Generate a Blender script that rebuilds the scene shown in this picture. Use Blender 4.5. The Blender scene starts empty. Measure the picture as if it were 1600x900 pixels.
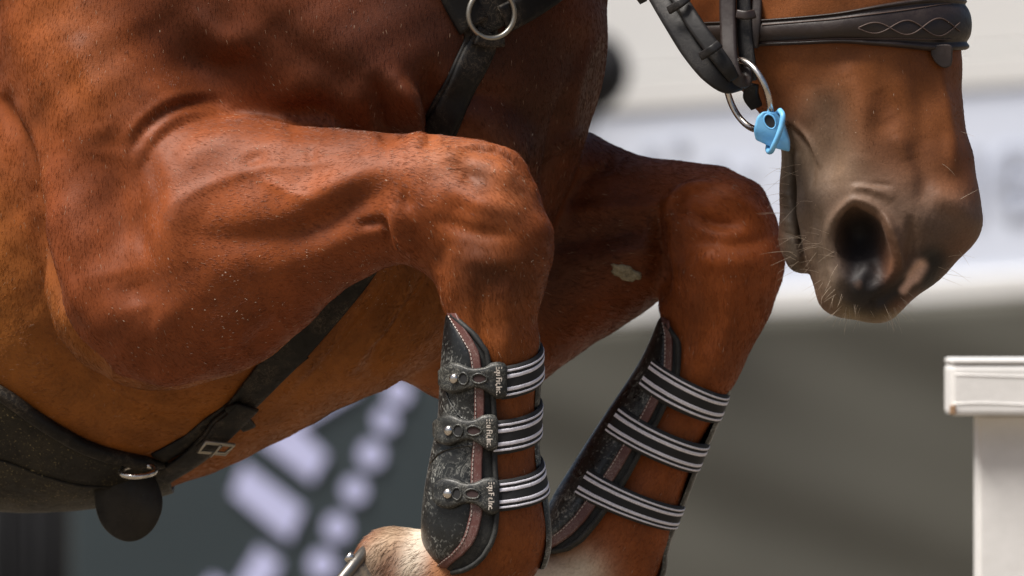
import bpy, bmesh, math, random
import numpy as np
from mathutils import Vector, Matrix
from mathutils.bvhtree import BVHTree

R = math.radians
rng = np.random.default_rng(7)
random.seed(7)
scene = bpy.context.scene
COL = scene.collection

# ---------------------------------------------------------------- camera, world, sun, exposure
D, H, K = 10.0, 1.45, 0.00064          # camera distance, camera height, metres per photo pixel at the near foreleg
cam = bpy.data.cameras.new('camera')
camo = bpy.data.objects.new('camera', cam)
COL.objects.link(camo)
camo.location = (0, -D, H)
camo.rotation_euler = (R(90), 0, 0)
cam.sensor_width = 36
cam.lens = 36 * D / (1600 * K)
cam.clip_start = 0.1
cam.clip_end = 3000
cam.dof.use_dof = True
cam.dof.focus_distance = D - 0.03
cam.dof.aperture_fstop = 7.4
cam.dof.aperture_blades = 9
scene.camera = camo

SUN_EL, SUN_AZ = 61, 237               # azimuth of the sun measured from +Y clockwise (seen from above)
world = bpy.data.worlds.new('World')
scene.world = world
world.use_nodes = True
wn = world.node_tree
bg = wn.nodes['Background']
sky = wn.nodes.new('ShaderNodeTexSky')
sky.sky_type = 'NISHITA'
sky.sun_disc = False
sky.sun_elevation = R(SUN_EL)
sky.sun_rotation = R(SUN_AZ)
sky.air_density = 1.0
sky.dust_density = 4.0
sky.ozone_density = 1.0
wn.links.new(sky.outputs[0], bg.inputs[0])
bg.inputs[1].default_value = 0.072
sl = bpy.data.lights.new('sun', 'SUN')
sl.energy = 4.7
sl.angle = R(20)
sl.color = (1.0, 0.95, 0.88)
so = bpy.data.objects.new('sun', sl)
COL.objects.link(so)
sdir = Vector((math.sin(R(SUN_AZ)) * math.cos(R(SUN_EL)), math.cos(R(SUN_AZ)) * math.cos(R(SUN_EL)), math.sin(R(SUN_EL))))
so.rotation_euler = sdir.to_track_quat('Z', 'Y').to_euler()
so.location = sdir * 20
vs = scene.view_settings
vs.view_transform = 'Standard'
vs.look = 'None'
vs.exposure = 0.36
vs.gamma = 1
vs.use_curve_mapping = False
scene.render.engine = 'CYCLES'
scene.cycles.use_denoising = True
scene.cycles.max_bounces = 6
scene.cycles.transparent_max_bounces = 8

# ---------------------------------------------------------------- helpers
def P(px, py, y=0.0):
    """the point at depth y that the photograph shows at pixel px, py"""
    f = (D + y) / D
    return Vector(((px - 800) * K * f, y, H + (450 - py) * K * f))

def project(co):
    f = D / (D + co[:, 1])
    return co[:, 0] * f / K + 800, 450 - (co[:, 2] - H) * f / K

def tag(o, label=None, cat=None, group=None, kind=None):
    if label: o['label'] = label
    if cat: o['category'] = cat
    if group: o['group'] = group
    if kind: o['kind'] = kind
    return o

def empty(name, loc, label, cat, group=None):
    o = bpy.data.objects.new(name, None)
    o.empty_display_size = 0.05
    COL.objects.link(o)
    o.location = loc
    return tag(o, label, cat, group)

def mesh_obj(name, verts, faces, mat, parent=None, smooth=True):
    me = bpy.data.meshes.new(name)
    me.from_pydata([tuple(v) for v in verts], [], faces)
    me.validate()
    me.update()
    if smooth:
        me.polygons.foreach_set('use_smooth', np.ones(len(me.polygons), bool))
    if mat: me.materials.append(mat)
    o = bpy.data.objects.new(name, me)
    COL.objects.link(o)
    if parent is not None:
        o.parent = parent
        o.matrix_parent_inverse = Matrix.Translation(-parent_world(parent))
    return o

def parent_world(p):
    return Vector(p.location) if p.type == 'EMPTY' else Vector((0, 0, 0))

def tex_coord(nt):
    return nt.nodes.new('ShaderNodeNewGeometry').outputs['Position']

def new_mat(name, base, rough=0.6, metal=0.0, spec=0.5):
    m = bpy.data.materials.new(name)
    m.use_nodes = True
    b = m.node_tree.nodes['Principled BSDF']
    b.inputs['Base Color'].default_value = (*base, 1)
    b.inputs['Roughness'].default_value = rough
    b.inputs['Metallic'].default_value = metal
    b.inputs['Specular IOR Level'].default_value = spec
    return m, m.node_tree, b

def noise(nt, scale, detail=4, rough=0.6, vec=None, distort=0.0):
    n = nt.nodes.new('ShaderNodeTexNoise')
    n.inputs['Scale'].default_value = scale
    n.inputs['Detail'].default_value = detail
    n.inputs['Roughness'].default_value = rough
    n.inputs['Distortion'].default_value = distort
    nt.links.new(vec if vec is not None else tex_coord(nt), n.inputs['Vector'])
    return n.outputs['Fac']

def ramp(nt, fac, stops):
    r = nt.nodes.new('ShaderNodeValToRGB')
    e = r.color_ramp.elements
    while len(e) < len(stops): e.new(0.5)
    for i, (p, c) in enumerate(stops):
        e[i].position = p
        e[i].color = (*c, 1) if len(c) == 3 else c
    nt.links.new(fac, r.inputs[0])
    return r.outputs[0]

def mix(nt, fac, a, b, mode='MIX'):
    m = nt.nodes.new('ShaderNodeMix')
    m.data_type = 'RGBA'
    m.blend_type = mode
    for sock, v in ((m.inputs[0], fac), (m.inputs[6], a), (m.inputs[7], b)):
        if hasattr(v, 'is_linked') or hasattr(v, 'links'): nt.links.new(v, sock)
        elif isinstance(v, (int, float)): sock.default_value = v
        else: sock.default_value = (*v, 1)
    return m.outputs[2]

def bump(nt, b, height, strength=0.3, dist=0.002):
    n = nt.nodes.new('ShaderNodeBump')
    n.inputs['Strength'].default_value = strength
    n.inputs['Distance'].default_value = dist
    nt.links.new(height, n.inputs['Height'])
    nt.links.new(n.outputs[0], b.inputs['Normal'])

def crom(pts, per):
    """Catmull-Rom through rows of pts"""
    p = np.asarray(pts, float)
    p = np.vstack([2 * p[0] - p[1], p, 2 * p[-1] - p[-2]])
    out = []
    for i in range(1, len(p) - 2):
        a, b, c, d = p[i - 1], p[i], p[i + 1], p[i + 2]
        for t in np.arange(per) / per:
            out.append(0.5 * ((2 * b) + (c - a) * t + (2 * a - 5 * b + 4 * c - d) * t * t + (3 * b - a - 3 * c + d) * t ** 3))
    out.append(p[-2])
    return np.array(out)

# ---------------------------------------------------------------- the horse's body: soft union of swept volumes, meshed by surface nets
class Loft:
    """a chain of ellipsoids; rows (px, py, radius in px, depth y, half-thickness in y)"""
    def __init__(s, rows, k=0.02, per=24, sub=False):
        rows = np.array(rows, float)
        r = crom(rows, per) if len(rows) > 1 else rows
        f = (D + r[:, 3]) / D
        s.cx = (r[:, 0] - 800) * K * f
        s.cz = H + (450 - r[:, 1]) * K * f
        s.R = np.maximum(r[:, 2], 2) * K * f
        s.cy = r[:, 3]
        s.d = np.maximum(r[:, 4], 0.002)
        s.k = k
        s.sub = sub
        m = max(k, 0.01) * 1.6 + 0.012
        s.lo = np.array([(s.cx - s.R).min() - m, (s.cy - s.d).min() - m, (s.cz - s.R).min() - m])
        s.hi = np.array([(s.cx + s.R).max() + m, (s.cy + s.d).max() + m, (s.cz + s.R).max() + m])

def field(lofts, lo, hi, h):
    lo = np.array(lo, float)
    n = np.ceil((np.array(hi) - lo) / h).astype(int) + 1
    ax = [lo[i] + h * np.arange(n[i]) for i in range(3)]
    F = np.full(n, 0.08, np.float32)
    for L in lofts:
        a = np.clip(np.floor((L.lo - lo) / h).astype(int), 0, n)
        b = np.clip(np.ceil((L.hi - lo) / h).astype(int) + 1, 0, n)
        if np.any(b - a < 1): continue
        X, Y, Z = ax[0][a[0]:b[0]], ax[1][a[1]:b[1]], ax[2][a[2]:b[2]]
        best = np.full((len(X), len(Z)), 1e9)
        J = np.zeros(best.shape, int)
        for j in range(len(L.cx)):
            dd = np.sqrt((X[:, None] - L.cx[j]) ** 2 + (Z[None] - L.cz[j]) ** 2) - L.R[j]
            m = dd < best
            best[m] = dd[m]
            J[m] = j
        Rj = L.R[J].astype(np.float32); s = (best / L.R[J] + 1).astype(np.float32)
        cy = L.cy[J].astype(np.float32); d = L.d[J].astype(np.float32)
        yy = (Y[None, :, None].astype(np.float32) - cy[:, None, :]) / d[:, None, :]
        s3 = s[:, None, :]
        q2 = s3 * s3 + yy * yy
        q = np.sqrt(q2)
        g = np.sqrt((s3 / Rj[:, None, :]) ** 2 + (yy / d[:, None, :]) ** 2) + 1e-6
        f = q * (q - 1) / g
        # far inside the estimate is small; use a clamped value there
        f = np.where(q < 0.5, -np.minimum(Rj, d)[:, None, :] * 0.5, f)
        S = F[a[0]:b[0], a[1]:b[1], a[2]:b[2]]
        k = L.k
        if L.sub:
            f = -f
            hh = np.maximum(k - np.abs(S - f), 0) / k
            S[...] = np.maximum(S, f) + hh * hh * k * 0.25
        else:
            hh = np.maximum(k - np.abs(S - f), 0) / k
            S[...] = np.minimum(S, f) - hh * hh * k * 0.25
    return F, lo

def surface_nets(F, lo, h):
    nx, ny, nz = F.shape
    ins = F < 0
    c = np.zeros((nx - 1, ny - 1, nz - 1), np.uint8)
    offs = [(i, j, k) for i in (0, 1) for j in (0, 1) for k in (0, 1)]
    for (i, j, k) in offs:
        c += ins[i:nx - 1 + i, j:ny - 1 + j, k:nz - 1 + k]
    act = np.argwhere((c > 0) & (c < 8))
    vid = np.full(c.shape, -1, np.int32)
    vid[act[:, 0], act[:, 1], act[:, 2]] = np.arange(len(act))
    vals = {o: F[act[:, 0] + o[0], act[:, 1] + o[1], act[:, 2] + o[2]] for o in offs}
    acc = np.zeros((len(act), 3)); cnt = np.zeros(len(act))
    for a in offs:
        for axis in range(3):
            if a[axis] == 1: continue
            b = list(a); b[axis] = 1; b = tuple(b)
            va, vb = vals[a], vals[b]
            m = (va < 0) != (vb < 0)
            t = np.where(m, va / np.where(m, va - vb, 1), 0)
            p = np.zeros((len(act), 3)); p[:] = a
            p[:, axis] = t
            acc[m] += p[m]; cnt[m] += 1
    verts = lo + h * (act + acc / cnt[:, None])
    quads = []
    for axis in range(3):
        u, w = (axis + 1) % 3, (axis + 2) % 3
        sl0 = [slice(None)] * 3; sl1 = [slice(None)] * 3
        sl0[axis] = slice(0, -1); sl1[axis] = slice(1, None)
        A, B = ins[tuple(sl0)], ins[tuple(sl1)]
        e = np.argwhere(A != B)
        ok = (e[:, u] > 0) & (e[:, w] > 0) & (e[:, u] < F.shape[u] - 1) & (e[:, w] < F.shape[w] - 1)
        e = e[ok]
        flip = A[e[:, 0], e[:, 1], e[:, 2]]
        def cell(du, dw):
            q = e.copy(); q[:, u] -= du; q[:, w] -= dw
            return vid[q[:, 0], q[:, 1], q[:, 2]]
        q = np.stack([cell(1, 1), cell(0, 1), cell(0, 0), cell(1, 0)], 1)
        q[~flip] = q[~flip][:, ::-1]
        quads.append(q)
    return verts, np.vstack(quads)

def vnormals(v, q):
    a, b, c, d = v[q[:, 0]], v[q[:, 1]], v[q[:, 2]], v[q[:, 3]]
    fn = np.cross(c - a, d - b)
    n = np.zeros_like(v)
    for i in range(4):
        for ax in range(3):
            n[:, ax] += np.bincount(q[:, i], fn[:, ax], len(v))
    return n / (np.linalg.norm(n, axis=1, keepdims=True) + 1e-12)

def relax(v, q, it, lam=0.5, w=None):
    e = np.vstack([q[:, [0, 1]], q[:, [1, 2]], q[:, [2, 3]], q[:, [3, 0]]])
    deg = np.bincount(e.ravel(), minlength=len(v)).astype(float)
    for k in range(it):
        s = np.zeros_like(v)
        for ax in range(3):
            s[:, ax] = np.bincount(e[:, 0], v[e[:, 1], ax], len(v)) + np.bincount(e[:, 1], v[e[:, 0], ax], len(v))
        l = lam if k % 2 == 0 else -lam * 0.96 if lam < 0 else lam
        dlt = (s / np.maximum(deg, 1)[:, None] - v) * l
        v = v + (dlt if w is None else dlt * w[:, None])
    return v

def poly_dist(px, py, pts):
    """distance in pixels to a polyline, and the position 0..1 along it"""
    pts = np.asarray(pts, float)
    best = np.full(len(px), 1e9); tt = np.zeros(len(px))
    if len(pts) == 1:
        return np.hypot(px - pts[0, 0], py - pts[0, 1]), tt
    n = len(pts) - 1
    for i in range(n):
        a, b = pts[i], pts[i + 1]
        ab = b - a
        t = np.clip(((px - a[0]) * ab[0] + (py - a[1]) * ab[1]) / (ab @ ab + 1e-9), 0, 1)
        d = np.hypot(px - a[0] - t * ab[0], py - a[1] - t * ab[1])
        m = d < best
        best[m] = d[m]; tt[m] = (i + t[m]) / n
    return best, tt

class Sculpt:
    """brush strokes laid on the camera side of a mesh, given in photo pixels"""
    def __init__(s, v, q):
        s.v, s.q = v, q
        s.refresh()
    def refresh(s):
        s.n = vnormals(s.v, s.q)
        s.px, s.py = project(s.v)
        s.face = np.clip(-s.n[:, 1] * 2.0 + 0.15, 0, 1)
    def stroke(s, pts, w, amt, yr=(-9, 9), taper=True):
        pts = np.asarray(pts, float)
        lo, hi = pts.min(0) - 3 * w, pts.max(0) + 3 * w
        sel = np.where((s.px > lo[0]) & (s.px < hi[0]) & (s.py > lo[1]) & (s.py < hi[1]) & (s.face > 0) & (s.v[:, 1] > yr[0]) & (s.v[:, 1] < yr[1]))[0]
        if not len(sel): return
        if len(pts) > 2: pts = crom(pts, 6)
        d, t = poly_dist(s.px[sel], s.py[sel], pts)
        g = np.exp(-(d / w) ** 2)
        if taper and len(pts) > 1: g *= np.clip(np.sin(np.pi * np.clip(t * 0.9 + 0.05, 0, 1)), 0, 1) ** 0.5
        s.v[sel] += s.n[sel] * (g * amt * s.face[sel])[:, None]

def paint(px, py, col, pts, w, rgb, amt=1.0, mask=None, soft=2.0):
    """mix a colour in along a polyline"""
    pts = np.asarray(pts, float)
    if len(pts) > 2: pts = crom(pts, 6)
    d, t = poly_dist(px, py, pts)
    g = amt * np.exp(-(d / w) ** soft)
    if mask is not None: g = g * mask
    col[:] = col * (1 - g[:, None]) + np.array(rgb) * g[:, None]
# ---------------------------------------------------------------- horse volumes
# rows: px, py, radius px, depth y (m), half-thickness (m)
TORSO = [
    Loft([(-780, 60, 440, .74, .28), (-450, 130, 480, .60, .285), (-150, 245, 517, .47, .28), (60, 280, 514, .38, .265), (230, 232, 500, .315, .245),
          (400, 150, 468, .26, .215), (536, 75, 398, .21, .185), (626, 0, 306, .18, .165)], .03),
    # neck
    Loft([(330, -220, 400, .31, .13), (560, -180, 350, .22, .135), (684, -260, 260, .16, .125), (830, -400, 220, .12, .10), (980, -500, 180, .08, .085), (1120, -500, 140, .03, .075)], .06),
    # breast between the legs
    Loft([(648, 20, 280, .16, .15), (682, 120, 222, .17, .15), (694, 200, 186, .18, .14), (640, 330, 190, .215, .13), (540, 450, 150, .26, .12)], .05),
]
NEAR = [
    # shoulder blade and upper arm
    Loft([(250, -330, 190, .17, .11), (200, -150, 230, .16, .13), (190, 40, 200, .145, .135), (212, 240, 160, .11, .125), (232, 390, 164, .085, .105), (238, 440, 160, .075, .098)], .04),
    Loft([(380, -150, 190, .12, .13), (480, 20, 150, .085, .115), (575, 110, 105, .065, .095)], .06),
    # forearm
    Loft([(238, 440, 163, .07, .092), (305, 395, 200, .045, .094), (425, 344, 156, .01, .080), (525, 322, 121, -.025, .063), (615, 308, 101, -.05, .052), (690, 316, 97, -.068, .050)], .018),
    # knee
    Loft([(672, 309, 93, -.066, .050), (712, 318, 98, -.072, .055), (750, 338, 99, -.078, .058), (767, 375, 90, -.080, .057), (770, 430, 84, -.080, .054), (772, 500, 67, -.079, .043), (774, 570, 62, -.078, .036)], .012),
    # bony corners of the knee
    Loft([(755, 278, 38, -.080, .040), (778, 294, 38, -.082, .040)], .012),
    Loft([(826, 366, 37, -.082, .036), (826, 392, 36, -.082, .036)], .012),
    # pisiform at the back of the knee
    Loft([(668, 372, 44, -.062, .03), (712, 422, 33, -.066, .03), (736, 476, 26, -.070, .028)], .02),
    # cannon, fetlock, pastern, heel
    Loft([(773, 540, 65, -.078, .037), (775, 640, 64, -.077, .034), (774, 720, 66, -.076, .036), (774, 790, 77, -.075, .042), (768, 842, 86, -.073, .044), (745, 885, 74, -.068, .042), (690, 900, 62, -.06, .038), (640, 890, 62, -.052, .038), (612, 884, 60, -.047, .040)], .014),
    Loft([(722, 580, 14, -.074, .02), (722, 660, 20, -.072, .024), (712, 760, 28, -.07, .026), (712, 830, 38, -.068, .03)], .02),
    Loft([(598, 872, 34, -.066, .024), (590, 895, 44, -.064, .026)], .012),
    Loft([(612, 868, 40, -.025, .024), (600, 895, 44, -.025, .026)], .012),
]
FAR = [
    Loft([(560, -60, 170, .32, .10), (640, 140, 150, .33, .10), (720, 340, 150, .35, .10), (740, 470, 152, .35, .098)], .04),
    Loft([(740, 475, 154, .35, .095), (850, 400, 158, .325, .088), (945, 372, 129, .295, .070), (1030, 352, 103, .27, .055), (1090, 358, 96, .255, .05)], .02),
    Loft([(905, 265, 58, .285, .05), (960, 302, 60, .28, .05)], .02),
    Loft([(1070, 350, 92, .26, .050), (1108, 362, 98, .252, .055), (1126, 382, 93, .248, .058), (1126, 430, 93, .246, .055), (1115, 490, 79, .244, .046), (1097, 556, 61, .244, .037)], .012),
    Loft([(1120, 306, 40, .248, .04), (1150, 322, 42, .246, .04)], .012),
    Loft([(1186, 392, 36, .246, .036), (1184, 425, 36, .246, .036)], .012),
    Loft([(1060, 410, 30, .25, .03), (1078, 470, 36, .246, .03)], .02),
    Loft([(1096, 560, 60, .244, .037), (1056, 645, 57, .246, .034), (1020, 722, 58, .248, .036), (985, 795, 72, .25, .042), (955, 858, 84, .252, .044), (910, 905, 66, .256, .042), (860, 915, 56, .26, .04), (800, 925, 54, .266, .04)], .014),
    Loft([(1010, 660, 16, .25, .022), (968, 735, 24, .252, .026), (935, 800, 36, .256, .03)], .02),
]
HEADL = [
    Loft([(1205, -470, 120, .03, .078), (1235, -330, 190, .02, .092), (1265, -190, 215, .01, .098), (1290, -60, 200, .0, .088), (1325, 60, 176, -.012, .074), (1358, 160, 147, -.022, .064),
          (1380, 250, 134, -.028, .060), (1396, 318, 123, -.03, .062), (1400, 345, 104, -.03, .064)], .02),
    # muzzle and upper lip
    Loft([(1360, 330, 112, -.03, .060), (1352, 392, 92, -.032, .058), (1352, 432, 64, -.032, .050), (1350, 452, 44, -.032, .042)], .022),
    Loft([(1400, 350, 104, -.03, .062), (1385, 402, 75, -.034, .056), (1378, 450, 47, -.034, .046), (1376, 466, 37, -.034, .040)], .016),
    Loft([(1444, 280, 76, -.03, .05), (1468, 320, 62, -.032, .048), (1484, 342, 51, -.033, .044)], .016),
    Loft([(1318, 440, 42, -.032, .044), (1312, 458, 34, -.032, .040)], .016),
    # jaw, lower lip, chin
    Loft([(1150, -180, 160, .02, .08), (1160, -20, 105, .01, .06), (1212, 110, 62, -.005, .046), (1248, 200, 36, -.016, .036), (1249, 290, 29, -.012, .034), (1248, 368, 32, -.012, .036), (1255, 396, 31, -.014, .034)], .005),
    # near nostril hollow
    Loft([(1333, 329, 9, -.097, .020), (1337, 346, 22, -.098, .040), (1343, 372, 40, -.098, .050), (1351, 402, 43, -.097, .034), (1355, 424, 33, -.095, .018)], .005, sub=True),
]
HIND = [
    Loft([(-700, 60, 450, .70, .28), (-1050, -20, 430, .90, .27), (-1400, -20, 420, 1.08, .27), (-1620, 60, 330, 1.2, .25)], .06),
    Loft([(-1500, 120, 300, 1.0, .14), (-1480, 420, 220, .98, .11), (-1620, 760, 120, 1.05, .07), (-1700, 900, 85, 1.08, .05), (-1660, 1250, 55, 1.06, .035), (-1600, 1420, 70, 1.03, .045)], .05),
    Loft([(-1450, 120, 300, 1.25, .14), (-1400, 420, 220, 1.28, .11), (-1520, 760, 120, 1.34, .07), (-1600, 900, 85, 1.38, .05), (-1560, 1250, 55, 1.36, .035), (-1500, 1420, 70, 1.34, .045)], .05),
    Loft([(-1900, -60, 70, 1.32, .05), (-2080, 80, 90, 1.42, .06), (-2180, 420, 110, 1.48, .07), (-2200, 700, 60, 1.5, .05)], .05),
]
def pxbox(x0, x1, y0, y1, d0, d1):
    return (min(P(x0, 0, d0).x, P(x0, 0, d1).x), d0, min(P(0, y1, d0).z, P(0, y1, d1).z)), (max(P(x1, 0, d0).x, P(x1, 0, d1).x), d1, max(P(0, y0, d0).z, P(0, y0, d1).z))

pieces = []
h = 0.0034
F, lo = field(TORSO + FAR + NEAR, *pxbox(-560, 1245, -420, 975, -.16, .68), h)
v, q = surface_nets(F, lo, h)
v = relax(v, q, 6, .5)
pieces.append([v, q])
h = 0.0022
F, lo = field(HEADL, *pxbox(1060, 1560, -420, 525, -.13, .13), h)
v, q = surface_nets(F, lo, h)
v = relax(v, q, 3, .5)
pieces.append([v, q])
h = 0.012
LOFTS3 = TORSO + HIND + HEADL[:1] + HEADL[5:6]
F, lo = field(LOFTS3, *pxbox(-2400, 1420, -900, -400, -.2, 1.65), h)
v, q = surface_nets(F, lo, h)
pieces.append([relax(v, q, 3, .5), q])
F, lo = field(TORSO + HIND, *pxbox(-2400, -540, -410, 1550, -.2, 1.65), h)
v, q = surface_nets(F, lo, h)
pieces.append([relax(v, q, 3, .5), q])

body = Sculpt(*pieces[0])
head = Sculpt(*pieces[1])
# ---------------------------------------------------------------- muscles, veins, folds (brush strokes on the camera side)
mm = 0.001
def strokes(S, rows):
    for pts, w, a, *yr in rows:
        S.stroke(pts, w * .9, a * mm * 1.4, *(yr if yr else ()))
    S.refresh()
NEARY = (-.2, .12); FARY = (.1, .6)
# even out the seam where upper arm meets forearm
sw = np.clip(1.3 - np.hypot((body.px - 150) / 150, (body.py - 405) / 75), 0, 1) * (body.v[:, 1] < .12)
body.v = relax(body.v, body.q, 60, .5, sw)
body.refresh()
strokes(body, [
    # forearm: groove between extensors and flexors, ridges, veins
    ([(320, 372), (390, 374), (450, 366), (511, 344), (560, 312), (605, 286)], 27, -7, NEARY),
    ([(470, 310), (550, 286), (625, 262)], 24, 5, NEARY),
    ([(400, 430), (500, 395), (590, 358)], 26, 4, NEARY),
    ([(260, 470), (330, 520), (420, 490)], 55, 5, NEARY),
    ([(270, 320), (320, 292), (400, 266), (480, 256), (580, 246)], 9, 1.5, NEARY),
    ([(400, 275), (450, 300), (500, 318)], 7, 1.6, NEARY),
    ([(383, 254), (415, 240)], 10, -2.5, NEARY),
    ([(485, 225), (487, 255)], 8, -1.5, NEARY),
    ([(280, 260), (330, 225), (420, 212)], 34, 4, NEARY),
    ([(226, 225), (240, 290), (238, 345), (228, 385)], 16, -5, NEARY),
    ([(178, 240), (176, 310), (182, 370), (190, 425)], 48, -16, NEARY),
    ([(212, 250), (215, 310), (214, 360), (216, 395)], 15, -6, NEARY),
    ([(205, 440), (215, 480)], 30, -5, NEARY),
    ([(268, 290), (262, 360), (275, 430)], 26, 2, NEARY),
    ([(300, 300), (270, 380), (290, 460)], 34, 2, NEARY),
    ([(95, 240), (105, 330), (120, 430)], 30, 5, NEARY),
    ([(380, 545), (440, 505)], 22, -5, NEARY),
    ([(190, 560), (250, 588), (330, 570)], 18, 4, NEARY),
    # skin folds above the elbow
    ([(200, 240), (222, 205), (262, 172), (310, 158), (350, 160)], 6, -2.8, NEARY),
    ([(212, 250), (238, 210), (280, 182), (330, 176)], 6, 1.8, NEARY),
    ([(225, 255), (250, 220), (290, 196), (340, 190)], 5, -1.6, NEARY),
    ([(192, 215), (225, 180), (270, 152), (330, 142)], 8, 2, NEARY),
    ([(440, 185), (480, 183), (520, 192)], 26, -10, NEARY),
    # knee
    ([(604, 348), (612, 378)], 8, -6, NEARY),
    ([(612, 330), (620, 365), (642, 394)], 9, 6, NEARY),
    ([(560, 352), (580, 349), (604, 346)], 7, -5, NEARY),
    ([(640, 345), (655, 380), (685, 415)], 9, -3, NEARY),
    ([(628, 300), (640, 330)], 12, -4, NEARY),
    ([(722, 268), (750, 278)], 15, -5, NEARY),
    ([(770, 258), (800, 285)], 16, 4, NEARY),
    ([(690, 245), (720, 240)], 14, 3, NEARY),
    ([(700, 300), (750, 318), (800, 330)], 16, 3.5, NEARY),
    ([(690, 345), (740, 362), (800, 368)], 12, -3, NEARY),
    ([(720, 400), (770, 410), (820, 405)], 18, 3, NEARY),
    ([(790, 440), (790, 520), (792, 600)], 14, 2.5, NEARY),
    ([(750, 450), (748, 520), (750, 600)], 12, -3, NEARY),
    ([(820, 440), (822, 500)], 14, -2, NEARY),
    # shoulder
    ([(618, 125), (640, 160), (655, 205)], 17, 13, (-.2, .25)),
    ([(590, 130), (598, 175), (605, 215)], 14, -8, (-.2, .25)),
    ([(672, 110), (672, 170), (668, 215)], 16, -10, (-.2, .25)),
    ([(262, 40), (300, 92), (340, 108), (385, 98)], 20, -3, (-.2, .25)),
    ([(225, 30), (250, 85), (330, 118), (420, 110)], 42, -6, (-.2, .25)),
    ([(105, 60), (135, 120), (150, 190)], 34, 6, (-.2, .25)),
    ([(300, 20), (350, 60), (390, 60)], 22, 4, (-.2, .25)),
    ([(420, 30), (470, 90), (560, 130)], 30, -5, (-.2, .25)),
    ([(120, 120), (150, 170), (210, 160)], 30, -2, (-.2, .25)),
    ([(30, 40), (70, 130), (110, 210)], 28, 4, (-.2, .25)),
    # breast
    ([(745, 200), (790, 235), (820, 280)], 42, 12, (-.1, .3)),
    ([(690, 150), (760, 150), (830, 180)], 22, -6, (-.1, .3)),
    ([(885, 150), (868, 220), (850, 300)], 14, -8, (-.1, .4)),
    ([(905, 205), (880, 225), (862, 250)], 8, 4, (-.1, .4)),
    ([(930, 60), (905, 120), (890, 180)], 12, 4, (-.1, .4)),
    # hind edge of the upper arm against the ribs
    ([(5, 160), (36, 225), (54, 290), (62, 378), (84, 455), (126, 535), (162, 582)], 13, -11, (.02, .6)),
    ([(30, 170), (62, 235), (82, 300), (92, 380), (112, 450), (150, 520)], 14, 4, (-.2, .2)),
    # brisket and elbow behind
    ([(690, 420), (640, 500), (585, 575)], 20, -14, (.02, .6)),
    ([(655, 420), (605, 500), (545, 578)], 12, 6, (.02, .6)),
    ([(615, 430), (560, 510), (470, 600)], 10, -4, (.02, .6)),
    ([(580, 445), (520, 530), (430, 620)], 14, 4, (.02, .6)),
    ([(180, 612), (260, 655), (360, 650)], 9, -3, (.0, .6)),
    ([(160, 590), (240, 632), (330, 632)], 8, 2, (.0, .6)),
    ([(200, 640), (280, 676), (350, 665)], 7, 2, (.0, .6)),
    ([(60, 520), (120, 580), (170, 620)], 14, -3, (.0, .6)),
    ([(0, 420), (40, 520), (90, 600)], 30, 4, (.0, .6)),
    # far foreleg
    ([(1036, 345), (1046, 318), (1070, 298), (1105, 288)], 8, 8, FARY),
    ([(1028, 335), (1028, 400), (1034, 455)], 13, -13, FARY),
    ([(1058, 315), (1052, 360), (1056, 420)], 10, 4, FARY),
    ([(960, 245), (945, 262), (905, 285)], 8, -5, FARY),
    ([(880, 330), (950, 325), (1020, 318)], 14, 4, FARY),
    ([(860, 380), (940, 372), (1020, 352)], 16, -5, FARY),
    ([(900, 420), (980, 395), (1020, 390)], 16, 4, FARY),
    ([(1120, 300), (1160, 318), (1195, 345)], 14, 4, FARY),
    ([(1080, 330), (1110, 345), (1150, 350)], 12, -7, FARY),
    ([(1090, 400), (1140, 412), (1195, 405)], 18, 4, FARY),
    ([(1080, 375), (1140, 382), (1200, 372)], 12, -3, FARY),
    ([(1100, 450), (1090, 530), (1075, 600)], 12, -3, FARY),
    ([(1140, 450), (1130, 530), (1112, 590)], 14, 3, FARY),
])
# settle the strokes
body.v = relax(body.v, body.q, 2, .5)
body.refresh()
strokes(head, [
    # nostril rim and wings
    ([(1294, 420), (1292, 372), (1308, 334), (1336, 312), (1372, 326), (1394, 356)], 8, 4),
    ([(1386, 340), (1400, 375), (1408, 412)], 9, 6),
    ([(1300, 425), (1310, 458), (1330, 478)], 8, 3),
    ([(1424, 345), (1426, 385), (1420, 420)], 10, -4),
    ([(1352, 480), (1400, 455), (1438, 425), (1470, 395)], 11, -4),
    ([(1360, 410), (1345, 440), (1340, 465)], 12, 3),
    ([(1330, 300), (1350, 292), (1390, 305)], 10, 3),
    ([(1335, 285), (1390, 290)], 5, -1.5),
    ([(1460, 300), (1490, 320), (1515, 345)], 18, 3),
    ([(1440, 320), (1445, 280), (1430, 240)], 16, -3),
    # cheek, facial crest, nasal bone
    ([(1370, 140), (1392, 178)], 18, -2.2),
    ([(1420, 90), (1440, 150), (1445, 210)], 18, -3),
    ([(1470, 100), (1480, 180), (1490, 260)], 12, 3),
    ([(1330, 120), (1350, 170), (1345, 240)], 22, 4),
    ([(1280, 140), (1300, 200), (1300, 280)], 20, -4),
    ([(1400, 210), (1420, 250)], 14, 2.5),
    # corner of the mouth and lips
    ([(1232, 198), (1252, 216), (1266, 246), (1268, 290)], 5, -3),
    ([(1246, 196), (1266, 222), (1278, 256)], 5, 2.5),
    ([(1234, 235), (1240, 300), (1246, 360), (1256, 412)], 5, -11),
    ([(1245, 245), (1250, 300), (1256, 360), (1268, 415)], 6, 4),
    ([(1216, 300), (1236, 306)], 4, 1.5), ([(1216, 322), (1238, 330)], 4, -1.5), ([(1218, 340), (1240, 350)], 4, 1.5), ([(1220, 360), (1244, 372)], 4, -1.5),
    ([(1280, 330), (1284, 380), (1292, 440)], 6, -2),
    ([(1272, 350), (1274, 400), (1284, 450)], 4, 1.5),
    ([(1365, 500), (1362, 470)], 6, -3),
])

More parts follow.
